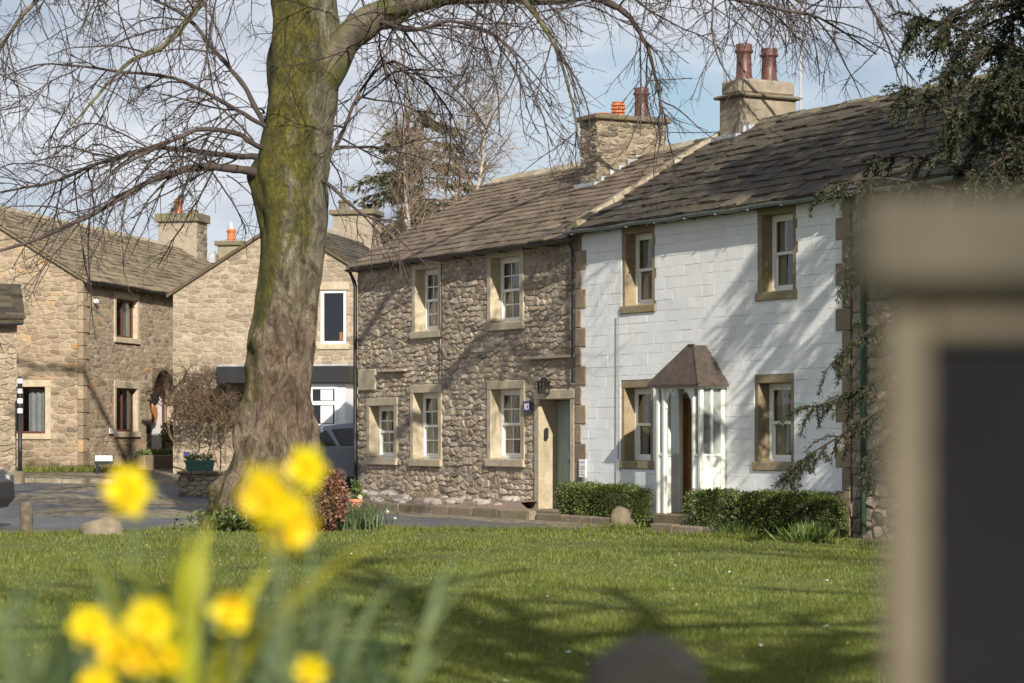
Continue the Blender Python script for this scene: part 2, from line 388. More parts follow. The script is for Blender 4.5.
def clip(poly, nx, nz, d):               # keep nx*x + nz*z <= d
    out = []
    for i, (x, z) in enumerate(poly):
        x2, z2 = poly[(i + 1) % len(poly)]
        a, b = nx * x + nz * z - d, nx * x2 + nz * z2 - d
        if a <= 0: out.append((x, z))
        if (a < 0) != (b < 0) and abs(a - b) > 1e-9:
            t = a / (a - b); out.append((x + t * (x2 - x), z + t * (z2 - z)))
    return out
def area(p): return .5 * abs(sum(p[i][0] * p[(i + 1) % len(p)][1] - p[(i + 1) % len(p)][0] * p[i][1] for i in range(len(p))))
def rubble(parent, Mw, x0, x1, z0, z1, dx, dz, m, holes=(), rake=None, limit=300, seed=1, relief=.045, drop=.16, name='stone', vis=None, gap=.012, tilt=1.0, jit=(.36, .27), cut=.2, sink=.006):
    """random rubble stones on a wall: jittered cells in wall coordinates (along, into, up), each with its own edges and a domed face"""
    rg = random.Random(seed)
    nx, nz = int((x1 - x0) / dx) + 3, int((z1 - z0) / dz) + 3
    an = dz / dx
    S = {}
    for j in range(nz):
        for i in range(nx):
            if rg.random() < drop: continue
            S[i, j] = (x0 + (i - 1 + .5 * (j % 2) + rg.uniform(-jit[0], jit[0])) * dx, z0 + (j - 1 + rg.uniform(-jit[1], jit[1]) + .25 * math.sin(i * .8 + j * 1.3) * jit[1]) * dz)
    pool = []; pieces = []
    for (i, j), (sx, sz) in S.items():
        if any(h[0] < sx < h[1] and h[2] < sz < h[3] for h in holes): continue
        R = 1.9
        poly = [(sx - R * dx, sz - R * dz), (sx + R * dx, sz - R * dz), (sx + R * dx, sz + R * dz), (sx - R * dx, sz + R * dz)]
        for jj in range(j - 2, j + 3):
            for ii in range(i - 2, i + 3):
                q = S.get((ii, jj))
                if q is None or (ii, jj) == (i, j): continue
                mx_, mz_ = (sx + q[0]) / 2, (sz + q[1]) / 2
                vx, vz = (q[0] - sx) * an * an, (q[1] - sz)
                poly = clip(poly, vx, vz, vx * mx_ + vz * mz_)
                if len(poly) < 3: break
            if len(poly) < 3: break
        if len(poly) < 3: continue
        for a in ((-1, 0, -x0), (1, 0, x1), (0, -1, -z0), (0, 1, z1)): poly = clip(poly, *a) if len(poly) > 2 else poly
        for h in holes:
            if len(poly) < 3: break
            seps = [(h[0] - sx, (1, 0, h[0])), (sx - h[1], (-1, 0, -h[1])), (h[2] - sz, (0, 1, h[2])), (sz - h[3], (0, -1, -h[3]))]
            poly = clip(poly, *max(seps)[1])
        if rake:
            for a in rake: poly = clip(poly, *a) if len(poly) > 2 else poly
        if len(poly) < 3 or area(poly) < dx * dz * .12: continue
        cx = sum(p[0] for p in poly) / len(poly); cz = sum(p[1] for p in poly) / len(poly)
        pl = []                                         # cut the corners, shrink for the joint
        for q in range(len(poly)):
            (ax, az), (bx, bz) = poly[q], poly[(q + 1) % len(poly)]
            if abs(ax - bx) + abs(az - bz) < .02: pl.append(((ax + bx) / 2, (az + bz) / 2)); continue
            for t in (cut, 1 - cut): pl.append((ax + t * (bx - ax), az + t * (bz - az)))
        def shr(f, g): return [(cx + (x - cx) * f - g * math.copysign(1, x - cx) * min(1, abs(x - cx) / .03), cz + (z - cz) * f - g * math.copysign(1, z - cz) * min(1, abs(z - cz) / .03)) for x, z in pl]
        h_ = relief * rg.uniform(.45, 1.25); tx, tz = tilt * rg.uniform(-.13, .13), tilt * rg.uniform(-.18, .18)
        o1, o2 = shr(1, gap * .5), shr(.72, gap * .5)
        vs = [(x - cx, .02, z - cz) for x, z in o1] + [(x - cx, -h_ * .5, z - cz) for x, z in o1] + \
             [(x - cx, -h_ * rg.uniform(.85, 1.15) + (x - cx) * tx + (z - cz) * tz, z - cz) for x, z in o2]
        n = len(o1); fs = []
        for ring in (0, 1):
            for q in range(n): fs.append((ring * n + q, ring * n + (q + 1) % n, (ring + 1) * n + (q + 1) % n, (ring + 1) * n + q))
        fs.append([2 * n + q for q in range(n)])
        pool.append((vs, fs))
        w = area(poly) * (vis(cx, cz) if vis else 1)
        pieces.append((len(pool) - 1, Mw @ Matrix.Translation((cx, sink, cz)), w))
    emit(parent, name, m, pool, pieces, limit)

def walls_with_holes(mb, x0, x1, z0, z1, th, holes):
    xs = sorted({x0, x1, *[h[0] for h in holes], *[h[1] for h in holes]}); xs = [x for x in xs if x0 <= x <= x1]
    for a, b in zip(xs, xs[1:]):
        cuts = sorted([(h[2], h[3]) for h in holes if h[0] < (a + b) / 2 < h[1]])
        z = z0
        for c, d in cuts:
            if c > z: mb.box(a, b, 0, th, z, c)
            z = max(z, d)
        if z < z1: mb.box(a, b, 0, th, z, z1)

# ------------------------------------------------------------------ where the terrace stands
TH = math.atan(1368 / F); RS, RC = math.sin(TH), math.cos(TH)      # the facades run away to the left
RX, RY = 128 / F * 41.4, 41.4
def row_t(px, p=0):
    k_ = (px - 512) / F; ax, ay = RX - RC * p, RY - RS * p
    return (k_ * ay - ax) / (RS + k_ * RC)
T0 = row_t(580)
def rt(px, p=0): return row_t(px, p) - T0                            # metres along the facade, 0 at the party wall
def row_pt(t, p=0, z=0): t += T0; return Vector((RX + RS * t - RC * p, RY - RC * t - RS * p, z))
def zat(py, Y): return CZ + (HZ - py) * Y / F
def at(px, py, Y): return Vector(((px - 512) * Y / F, Y, zat(py, Y)))
ROWANG = math.atan2(-RC, RS)

def sstep(a, b, x):
    t = np.clip((x - a) / (b - a), 0, 1); return t * t * (3 - 2 * t)
def ground(x, y):
    x = np.asarray(x, float); y = np.asarray(y, float)
    v = y + np.clip(-x - 3, 0, 8) * .5
    z = -.15 + .6 * sstep(47, 66, v) * sstep(-1, -3.5, x) + 2.0 * sstep(75, 160, y)
    near = 1 - sstep(3.9, 9, y)
    return z + 1.03 * near + .02 * np.sin(x * .9 + y * .37) * sstep(8, 12, y)
def gz(x, y): return float(ground(x, y))
def draped(name, xs, y0, y1, ny, lift, m, **kw):
    X = []; n = len(xs)
    for i in range(ny):
        t = i / (ny - 1); yy = y0(xs) + (y1(xs) - y0(xs)) * t
        X.append(np.stack([xs, yy, ground(xs, yy) + lift], 1))
    V = np.vstack(X)
    Fq = np.array([(j * n + i, j * n + i + 1, (j + 1) * n + i + 1, (j + 1) * n + i) for j in range(ny - 1) for i in range(n - 1)])
    return link(name, npmesh(name, V, Fq, m, True), **kw)
LE = np.array([(-60, 35.4), (-7, 35.8), (-5.7, 36.5), (-4.9, 39.3), (-2.6, 39.3), (-1.8, 38.0), (1.4, 36.5), (5, 33.3), (7.5, 30.4), (16, 19), (60, -20)])
def lawn_edge(x): return np.interp(x, LE[:, 0], LE[:, 1]) + .06 * np.sin(np.asarray(x) * 2.3)
RE = np.array([(-60, 50), (-16, 54.2), (-11, 55.6), (-8.2, 55.4), (-6.6, 56.5), (-5, 60), (-3, 62), (20, 62)])
def road_edge(x): return np.interp(x, RE[:, 0], RE[:, 1])

gx = np.concatenate([[-1500, -600, -250, -120], np.linspace(-60, 60, 81), [120, 250, 600, 1500]])
draped('ground', gx, lambda x: np.full_like(x, -300), lambda x: np.full_like(x, 2500), 700, 0, 'verge', kind='structure')
gxl = np.unique(np.concatenate([np.linspace(-60, 60, 61), np.linspace(-10, 10, 101)]))
draped('road', gxl, lambda x: lawn_edge(x) - .5, road_edge, 40, .006, 'tarmac', kind='structure')
draped('lawn', gxl, lambda x: np.full_like(x, -40), lawn_edge, 130, .03, 'lawn', kind='structure')

rg = np.random.default_rng(5)
def blades(name, x, y, h, w, m, **kw):
    """upright grass blades, one bent triangle pair each"""
    n = len(x); z = ground(x, y) + .03
    a = rg.uniform(0, 2 * np.pi, n); lean = rg.uniform(.1, .7, n) * h; la = rg.uniform(0, 2 * np.pi, n)
    V = np.zeros((n, 3, 3)); R = np.repeat(rg.random(n), 3)
    V[:, 0] = np.stack([x - np.cos(a) * w, y - np.sin(a) * w, z - .01], 1)
    V[:, 1] = np.stack([x + np.cos(a) * w, y + np.sin(a) * w, z - .01], 1)
    V[:, 2] = np.stack([x + np.cos(la) * lean, y + np.sin(la) * lean, z + h], 1)
    return link(name, npmesh(name, V.reshape(-1, 3), np.arange(n * 3).reshape(-1, 3), m, rnd=R), **kw)
n = 330000
yy = 1 / rg.uniform(1 / 40.5, 1 / 12.5, n); xx = rg.uniform(-.225, .225, n) * yy + rg.uniform(-.2, .2, n)
ok = yy < lawn_edge(xx) + rg.normal(0, .05, n); xx, yy = xx[ok], yy[ok]; n = len(xx)
blades('grass', xx, yy, rg.uniform(.018, .05, n) * (1 + .5 * np.sin(xx * 1.7) * np.sin(yy * 1.1)), rg.uniform(.003, .006, n) * (yy / 20 + .4), 'grass_blade',
       label='short mown grass of the village green', category='grass', kind='stuff')
n = 9000                                              # longer fringe along the road edge of the lawn
xx = rg.uniform(-9, 7, n); yy = lawn_edge(xx) - np.abs(rg.normal(0, .12, n))
blades('grass_fringe', xx, yy, rg.uniform(.04, .12, n), rg.uniform(.006, .010, n), 'grass_blade', label='longer grass fringe along the road edge of the lawn', category='grass', kind='stuff')
n = 5000                                              # tufts at the foot of the far houses and the cottages
xx = np.concatenate([rg.uniform(-14, -9.5, n // 2), rg.uniform(-4, 0, n // 2)])
yy = np.concatenate([60.6 + rg.normal(0, .25, n // 2) + (-10.9 - np.minimum(xx[:n // 2], -10.9)) * .2, np.full(n // 2, 0.)])
ok = yy > 1; xx, yy = xx[ok], yy[ok]
blades('grass_tufts', xx, yy, rg.uniform(.06, .18, len(xx)), rg.uniform(.01, .016, len(xx)), 'grass_blade', label='green tufts at the foot of the far stone gable', category='grass', kind='stuff')

n = 420                                               # daisies and blown leaves on the lawn
yy = 1 / rg.uniform(1 / 38, 1 / 14, n); xx = rg.uniform(-.2, .2, n) * yy; zz = ground(xx, yy) + .045
a = rg.uniform(0, 6.28, n); s_ = rg.uniform(.012, .03, n)
V = np.stack([np.stack([xx + s_ * np.cos(a + q * 1.571) * (1, .6)[q % 2], yy + s_ * np.sin(a + q * 1.571) * (1, .6)[q % 2], zz + rg.uniform(-.01, .01, n)], 1) for q in range(4)], 1)
link('fallen_leaves', npmesh('fallen_leaves', V.reshape(-1, 3), np.arange(4 * n).reshape(-1, 4), 'litter', rnd=np.repeat(rg.random(n), 4)), label='tiny daisies and blown brown leaves scattered over the lawn', category='leaves', kind='stuff')

# pale kerb edging on the far side of the road, stone by stone
kroot = link('far_kerb', npmesh('far_kerb', [(-15.5, 54.3, -.2), (-7, 56.2, -.2), (-7, 56.3, -.2), (-15.5, 54.4, -.2)], [(0, 1, 2, 3)], 'verge'), kind='structure')
kp = MB(); kp.box(-.5, .5, -.5, .5, -.5, .5, .06); kpool = [([tuple(p) for p in kp.v], kp.f)]
pcs = []
for i in range(14):
    x = -15.3 + i * .62; y = float(road_edge(np.array([x]))[0]) + .07
    y2 = float(road_edge(np.array([x + .6]))[0]) + .07
    pcs.append((0, Matrix.Translation((x + .3, (y + y2) / 2, gz(x + .3, y) + .02)) @ Matrix.Rotation(math.atan2(y2 - y, .6), 4, 'Z') @ Matrix.Diagonal((.61, .13, .16, 1)), 1))
emit(kroot, 'kerb_stone', 'verge_stone', kpool, pcs)

# ------------------------------------------------------------------ building parts
def gable_M(D): return Matrix(((0, 1, 0, 0), (-1, 0, 0, D), (0, 0, 1, 0), (0, 0, 0, 1)))      # wall coords of the gable at x = 0
def window(house, Mw, x0, x1, z0, z1, style='sash', frame='sash_paint', stone='dressed', jw=.15, rev=.20, cols=3, rows=2, curtain=True, lint=.17, sill=.15, proud=.035, curt='curtain', seed=0):
    """outer edges of the stone surround; returns the hole to leave in the wall"""
    rg_ = random.Random(seed)
    ix0, ix1, iz0, iz1 = x0 + jw, x1 - jw, z0 + sill, z1 - lint
    fy = rev
    fw = .055
    fb = MB(Mw)
    w = fb.box
    w(ix0, ix0 + fw, fy, fy + .07, iz0, iz1, .006); w(ix1 - fw, ix1, fy, fy + .07, iz0, iz1, .006)
    w(ix0 + fw, ix1 - fw, fy, fy + .07, iz1 - fw, iz1, .006); w(ix0 + fw, ix1 - fw, fy - .01, fy + .08, iz0, iz0 + .06, .006)
    a0, a1 = ix0 + fw, ix1 - fw
    panes = []
    if style == 'sash':
        zm = (iz0 + iz1) / 2
        for k_, (b0, b1, dy) in enumerate(((iz0 + .06, zm + .025, .035), (zm - .025, iz1 - fw, .0))):
            y_ = fy + .008 + dy; s_ = .042
            w(a0, a0 + s_, y_, y_ + .03, b0, b1, .004); w(a1 - s_, a1, y_, y_ + .03, b0, b1, .004)
            w(a0 + s_, a1 - s_, y_, y_ + .03, b0, b0 + .05, .004); w(a0 + s_, a1 - s_, y_, y_ + .03, b1 - .05, b1, .004)
            g0, g1, h0, h1 = a0 + s_, a1 - s_, b0 + .05, b1 - .05
            for c in range(1, cols): xc = g0 + (g1 - g0) * c / cols; w(xc - .011, xc + .011, y_ + .003, y_ + .026, h0, h1)
            for r_ in range(1, rows): zc = h0 + (h1 - h0) * r_ / rows; w(g0, g1, y_ + .0045, y_ + .0245, zc - .011, zc + .011)
            panes.append((g0, g1, h0, h1, y_ + .015))
    else:                                                # casement with a mullion, optional top light
        xm = (a0 + a1) / 2
        w(xm - .035, xm + .035, fy, fy + .06, iz0 + .06, iz1 - fw, .005)
        if style == 'fanlight':
            zt = iz1 - (iz1 - iz0) * .32
            w(a0, xm - .035, fy + .003, fy + .06, zt - .03, zt + .03, .004); w(xm + .035, a1, fy + .003, fy + .06, zt - .03, zt + .03, .004)
        panes.append((a0, xm - .035, iz0 + .06, iz1 - fw, fy + .03)); panes.append((xm + .035, a1, iz0 + .06, iz1 - fw, fy + .03))
    win = fb.build('window', frame, house)
    for (g0, g1, h0, h1, y_) in panes:
        nc, nr = (cols, rows) if style == 'sash' else (1, 1)
        for c in range(nc):
            for r_ in range(nr):
                tl = rg_.uniform(-.006, .006); tz = rg_.uniform(-.006, .006)
                p0, p1 = g0 + (g1 - g0) * c / nc, g0 + (g1 - g0) * (c + 1) / nc
                q0, q1 = h0 + (h1 - h0) * r_ / nr, h0 + (h1 - h0) * (r_ + 1) / nr
                MB(Mw).add([(p0, y_ + tl, q0), (p1, y_ - tl, q0), (p1, y_ - tl + tz, q1), (p0, y_ + tl + tz, q1)], [(0, 1, 2, 3)]).build('pane', 'glass', win)
    if stone:
        MB(Mw).box(x0, x1, -proud, rev + .02, z1 - lint, z1, .012).build('lintel', stone, win)
        MB(Mw).box(x0 - .02, x1 + .02, -proud - .035, rev + .02, z0, z0 + sill, .014).build('sill', stone, win)
        for a, b in ((x0, ix0), (ix1, x1)): MB(Mw).box(a, b, -proud + .004, rev + .02, z0 + sill, z1 - lint, .010).build('jamb', stone, win)
    if curtain:
        for sd in (0, 1):
            cb = MB(Mw); n_ = 14; wd = (ix1 - ix0) * rg_.uniform(.30, .40)
            vs = []
            for i in range(n_):
                xx_ = (ix0 + wd * i / (n_ - 1)) if sd == 0 else (ix1 - wd * i / (n_ - 1))
                yy_ = fy + .12 + .03 * math.sin(i * 1.7 + seed)
                vs += [(xx_, yy_, iz0 - .05), (xx_, yy_, iz1 + .05)]
            cb.add(vs, [(2 * i, 2 * i + 2, 2 * i + 3, 2 * i + 1) for i in range(n_ - 1)])
            cb.build('curtain', curt, win, smooth=True)
    return (x0 + .05, x1 - .05, z0 + .04, z1 - .04)

def slate_pool(seed):
    rg_ = random.Random(seed); out = []
    for i in range(10):
        j = lambda a: rg_.uniform(-a, a)
        # unit slab, x -.5...5, y 0 (lower edge) .. 1 (upper), z 0..1; worn lower edge
        lo = [(-.5, j(.025)), (-.2, j(.03) - .01), (.15, j(.03) - .01), (.5, j(.025))]
        vs = [(x, y, 0) for x, y in lo] + [(.5, 1, 0), (-.5, 1, 0)] + [(x * .99, y + .015, 1 + j(.18)) for x, y in lo] + [(.5, 1, 1), (-.5, 1, 1)]
        fs = [[5, 4, 3, 2, 1, 0], [6, 7, 8, 9, 10, 11]] + [(i_, (i_ + 1) % 6, (i_ + 1) % 6 + 6, i_ + 6) for i_ in range(6)]
        out.append((vs, fs))
    return out
SP = slate_pool(3)
def slates(roof, x0, x1, y_eave, z_eave, y_ridge, z_ridge, course, wid, m, th=.03, limit=300, seed=1, grow=1.0, vis=None):
    rg_ = random.Random(seed)
    run, rise = y_ridge - y_eave, z_ridge - z_eave; Ls = math.hypot(run, rise); a = math.atan2(rise, run)
    pcs_ = []; s = 0; r_ = 0
    while s < Ls - .03:
        c = course * (1 + (grow - 1) * (1 - s / Ls)) ; ln = min(c * 1.35, Ls - s)
        x = x0 - rg_.uniform(0, wid * .6)
        while x < x1 - .02:
            w = wid * rg_.uniform(.6, 1.35) * (1.25 - .45 * s / Ls); xa, xb = max(x, x0), min(x + w, x1)
            if x1 - xb < wid * .25: xb = x1
            if xb - xa > .06:
                ss = s + rg_.uniform(-.005, .005)
                Mx = Matrix.Translation(((xa + xb) / 2, y_eave + ss * math.cos(a), z_eave + ss * math.sin(a) + .012 + rg_.uniform(0, .008))) @ \
                    Matrix.Rotation(a - math.radians(rg_.uniform(2.6, 4.6)) * .3 / max(c, .2), 4, 'X') @ Matrix.Rotation(rg_.uniform(-.008, .008), 4, 'Y') @ \
                    Matrix.Diagonal(((xb - xa) * .985, ln, th * rg_.uniform(.8, 1.4), 1))
                pcs_.append((rg_.randrange(len(SP)), Mx, (xb - xa) * c * (vis((xa + xb) / 2, s) if vis else 1)))
            x += w
            if xb == x1: break
        s += c; r_ += 1
    emit(roof, 'slate', m, SP, pcs_, limit)
def hull(house, L, D, eave, ridge, wallm, z0=-.7, th=.32, front_holes=(), left_holes=(), back=True):
    """front wall at y=0, ridge along x at y=D/2; mortar bodies of the four walls"""
    fw = MB(); walls_with_holes(fw, 0, L, z0, eave, th, front_holes); f = fw.build('front_wall', wallm, house)
    lw = MB(gable_M(D)); walls_with_holes(lw, 0, D - th - .004, z0, eave - .004, th, left_holes)
    lw.prism([(0, eave - .004), (D - .004, eave - .004), (D / 2, ridge - .05)], 0, th); l_ = lw.build('gable_wall', wallm, house)
    rw = MB(); rw.add([(L - th, th, z0), (L, th, z0), (L, D, z0), (L - th, D, z0), (L - th, th, eave), (L, th, eave), (L, D, eave), (L - th, D, eave), (L - th, D / 2, ridge - .05), (L, D / 2, ridge - .05)],
                      [(3, 2, 1, 0), (0, 1, 5, 4), (1, 2, 6, 9, 5), (2, 3, 7, 6), (3, 0, 4, 8, 7), (4, 5, 9, 8), (6, 7, 8, 9)]); rw.build('far_gable_wall', wallm, house)
    MB().box(th, L - th, D - th, D - .004, z0, eave - .004).build('back_wall', wallm, house)
    MB().box(th + .01, L - th - .01, th + .01, D - th - .01, 2.48, 2.6).build('upper_floor', 'room', house)
    MB().box(th + .01, L - th - .01, D * .45, D * .45 + .1, z0, eave).build('inner_wall', 'room', house)
    return f, l_
def roof_deck(house, x0, x1, D, eave, ridge, oh, m):
    a = (ridge - eave) / (D / 2); t = .09
    def zz(y): return eave + a * min(y, D - y)
    P = [(-oh, zz(-oh)), (D / 2, ridge), (D + oh, zz(D + oh)), (D + oh, zz(D + oh) - t), (D / 2, ridge - t), (-oh, zz(-oh) - t)]
    vs = [(x0, y, z) for y, z in P] + [(x1, y, z) for y, z in P]
    return MB().add(vs, [[0, 1, 4, 5], [1, 2, 3, 4], [11, 10, 7, 6], [10, 9, 8, 7]] + [(i, i + 6, (i + 1) % 6 + 6, (i + 1) % 6) for i in range(6)]).build('roof', m, house)
def ridge_stones(roof, x0, x1, y, z, m, ln=.55, seed=1, half=.17, slope=.55):
    rg_ = random.Random(seed); x = x0
    pb = MB(); pb.add([(-.5, -half, -half * slope - .01), (-.5, 0, .02), (-.5, half, -half * slope - .01), (.5, -half, -half * slope - .01), (.5, 0, .02), (.5, half, -half * slope - .01),
                       (-.5, -half, -half * slope + .05), (-.5, 0, .09), (-.5, half, -half * slope + .05), (.5, -half, -half * slope + .05), (.5, 0, .09), (.5, half, -half * slope + .05)],
                      [(6, 9, 10, 7), (7, 10, 11, 8), (0, 6, 7, 1), (1, 7, 8, 2), (3, 4, 10, 9), (4, 5, 11, 10), (0, 3, 9, 6), (2, 8, 11, 5), (0, 1, 4, 3), (1, 2, 5, 4)])
    pool = [([tuple(p) for p in pb.v], pb.f)]; pcs_ = []
    while x < x1 - .1:
        w = min(ln * rg_.uniform(.85, 1.15), x1 - x)
        pcs_.append((0, Matrix.Translation((x + w / 2, y, z + rg_.uniform(-.01, .015))) @ Matrix.Rotation(rg_.uniform(-.02, .02), 4, 'Y') @ Matrix.Diagonal((w * .98, 1, 1, 1)), 1)); x += w
    emit(roof, 'ridge_stone', m, pool, pcs_)
def pot(ch, x, y, z, h, r, m, kind='plain'):
    b = MB()
    if kind == 'plain': b.lathe((x, y, z), [(r * 1.25, 0), (r * 1.25, h * .06), (r, h * .14), (r * .92, h * .72), (r * .95, h * .75), (r * 1.18, h * .78), (r * 1.18, h * .84), (r * 1.0, h * .86), (r * 1.05, h * .97), (r * 1.0, h), (r * .8, h), (r * .8, h * .9)], 18)
    else:
        pr = [(r * .95, 0)]
        n_ = 4
        for i in range(n_):
            z0, z1 = h * (.08 + .9 * i / n_), h * (.08 + .9 * (i + .62) / n_)
            pr += [(r * .78, z0), (r * 1.05, z0 + .004), (r * 1.0, z1), (r * .78, z1 + .004)]
        pr += [(r * .9, h), (r * .3, h + .015)]
        b.lathe((x, y, z), pr, 16)
    return b.build('chimney_pot', m, ch, smooth=(kind == 'plain'))
def chimney(house, x0, x1, y0, y1, zb, zt, corem, stonem=None, capm='cap_stone', cap=.09, upper=0, seed=1, dx=.24, dz=.12, lim=90):
    ch = MB().box(x0, x1, y0, y1, zb, zt, .01).build('chimney', corem, house)
    if stonem:
        rubble(ch, Matrix.Translation((0, y0, 0)), x0, x1, zb, zt, dx, dz, stonem, seed=seed, relief=.03, limit=lim, drop=.1)
        Mr = Matrix(((0, -1, 0, x1), (1, 0, 0, 0), (0, 0, 1, 0), (0, 0, 0, 1)))
        rubble(ch, Mr, y0, y1, zb, zt, dx, dz, stonem, seed=seed + 1, relief=.03, limit=lim, drop=.1)
    MB().box(x0 - .09, x1 + .09, y0 - .09, y1 + .09, zt, zt + cap, .02).build('cap_slab', capm, ch)
    if upper: MB().box(x0 + .01, x1 - .01, y0 + .01, y1 - .01, zt + cap - .004, zt + cap + upper, .05).build('flaunching', corem, ch)
    return ch
def gutter(house, x0, x1, y, z, m, r=.055, brackets=True, step=.9):
    vs = []; n_ = 8; L = 14
    for i in range(L + 1):
        x = x0 + (x1 - x0) * i / L; sag = .012 * math.sin(i * 1.9)
        for k_ in range(n_ + 1):
            a = math.pi + math.pi * k_ / n_; vs.append((x, y + r * math.cos(a), z + r * math.sin(a) + sag))
    g = MB().add(vs, [(i * (n_ + 1) + k_, i * (n_ + 1) + k_ + 1, (i + 1) * (n_ + 1) + k_ + 1, (i + 1) * (n_ + 1) + k_) for i in range(L) for k_ in range(n_)]).build('gutter', m, house)
    for i in range(int((x1 - x0) / step)):
        x = x0 + .3 + i * step
        MB().box(x - .012, x + .012, y - r - .006, y + r + .12, z - r - .013, z - r + .004).build('bracket', m, g)
    return g

# ------------------------------------------------------------------ grey rubble cottage
tC = rt(358); LC = -tC
D = 6.6
cot = empty('stone_cottage', row_pt(tC), ROWANG, label='grey-brown rubble stone cottage with small-paned white sash windows and green door', category='cottage')
def cx(t): return t - tC
holes = []
for i, (a, b, z0, z1) in enumerate(((-6.52, -5.25, 3.30, 4.86), (-3.39, -1.99, 3.34, 4.9), (-8.61, -7.19, .75, 2.14), (-6.61, -5.25, .74, 2.38), (-3.39, -1.96, .77, 2.40))):
    holes.append(window(cot, ID, cx(a), cx(b), z0, z1, seed=i, jw=.15, rev=.19))
d0, d1 = cx(-1.57), cx(-.14)                     # doorway
holes_c = holes + [(d0 + .04, d1 - .04, -.7, 2.18)]
fw, gw = hull(cot, LC, D, 4.93, 6.82, 'mortar', front_holes=holes_c)
rub_holes = [(h[0] - .05, h[1] + .05, h[2] - .04, h[3] + .04) for h in holes_c]
rubble(fw, ID, 0, LC - .02, -.3, 4.86, .195, .10, 'rubble', rub_holes, seed=7, relief=.031, gap=.012, drop=.2, vis=lambda x, z: .5 + .06 * x)
rubble(gw, gable_M(D), 0, D, -.3, 6.7, .33, .16, 'rubble', rake=[(-.573, 1, 4.86), (.573, 1, 4.86 + .573 * D)], seed=8, limit=0)
# door surround and door
dr = MB().box(d0 + .17, d1 - .15, .36, .41, .05, 2.02, .01).build('door', 'door_green', cot)
for i in range(5):
    w = (d1 - d0 - .34) / 5; MB().box(d0 + .18 + i * w, d0 + .18 + (i + 1) * w - .008, .345, .362, .08, 2.0, .006).build('plank', 'door_green', dr)
MB().box(d0 + .62, d0 + .88, .325, .346, .86, .93, .008).build('letter_box', 'black_iron', dr)
MB().lathe((d1 - .42, .335, 1.5), [(.085, 0), (.11, -.01), (.10, -.035), (.07, -.035), (.06, -.01)], 14, 1).build('door_wreath', 'wreath', dr)
MB().box(d0 - .02, d1 + .01, -.05, .42, 2.02, 2.2, .014).build('door_lintel', 'dressed', cot)
for a, b in ((d0, d0 + .17), (d1 - .15, d1)): MB().box(a, b, -.04, .43, -.05, 2.02, .012).build('door_jamb', 'dressed', cot)
MB().box(d0 - .05, d1 + .05, -.34, .40, -.3, .02, .02).build('doorstep', 'kerb_stone', cot)
MB().box(d0 + .22, d0 + .26, .05, .12, 1.30, 1.5, .01).build('bell_pull', 'black_iron', cot)
# lantern over the door, number plaque
ln = MB(); ln.box(d0 + .38, d0 + .62, -.22, -.02, 2.1, 2.13, .01).box(d0 + .36, d0 + .64, -.24, -.0, 2.36, 2.40, .01).box(d0 + .44, d0 + .56, -.18, -.06, 2.40, 2.48, .02)
for a in (.385, .455, .53, .60): ln.box(d0 + a, d0 + a + .018, -.222, -.206, 2.13, 2.36); 
for a in (-.21, -.13, -.05): ln.box(d0 + .383, d0 + .40, a, a + .018, 2.13, 2.36).box(d0 + .602, d0 + .618, a, a + .018, 2.13, 2.36)
ln.box(d0 + .47, d0 + .53, -.14, -.1, 2.13, 2.3, .01)
lo_ = ln.build('lantern', 'black_iron', cot)
for v_ in lo_.data.vertices: v_.co = Vector((d0 + .5 + (v_.co.x - d0 - .5) * .75, v_.co.y * .85 - .02, 2.2 + (v_.co.z - 2.2) * .8))
px_ = cx(rt(530)); pq = MB().box(px_ - .14, px_ + .14, -.075, -.05, 1.79, 2.0, .01).build('number_plaque', 'plaque_blue', cot)
MB().box(px_ - .07, px_ - .045, -.079, -.073, 1.84, 1.95).box(px_ - .02, px_ + .0, -.079, -.073, 1.84, 1.95).box(px_ + .0, px_ + .06, -.079, -.073, 1.92, 1.95).box(px_ + .0, px_ + .06, -.079, -.073, 1.84, 1.86).box(px_ + .06, px_ + .08, -.079, -.073, 1.84, 1.95).build('number', 'sign_white', pq)
MB().box(cx(-8.95), cx(-8.15), -.055, .1, 2.3, 2.74, .015).build('wide_stone', 'dressed', cot)
for a, b, z in ((-8.0, -6.75, 2.66), (-1.9, -.15, 2.76)): MB().box(cx(a), cx(b), -.10, .02, z, z + .05, .01).build('drip_stone', 'rubble', cot)
# roof
rf = roof_deck(cot, -.12, LC - .02, D, 4.99, 6.86, .16, 'slate')
slp = (6.86 - 4.99) / (D / 2)
slates(rf, -.16, LC - .04, -.22, 4.99 - .22 * slp, D / 2, 6.88, .205, .36, 'slate', th=.026, seed=11, grow=1.25, vis=lambda x, s: .5 + .05 * x)
ridge_stones(rf, -.1, LC - .1, D / 2, 6.88, 'verge_stone', seed=4)
gutter(cot, -.14, LC + .05, -.20, 4.86, 'black_iron')
gz_c = MB(); gz_c.tube([(.0, -.20, 4.82), (.0, -.10, 4.62), (.02, -.075, 4.5), (.02, -.075, .0), (.02, -.11, -.1)], .042, 8).build('downpipe', 'black_iron', cot, smooth=True)
MB().tube([(cx(-5.12), -.09, 4.8), (cx(-5.12), -.08, 2.5)], .012, 6).build('cable', 'black_iron', cot)
MB().tube([(cx(-.12), -.16, 4.83), (cx(-.12), -.09, 4.7), (cx(-.12), -.09, 2.3)], .026, 6).build('downpipe', 'black_iron', cot)
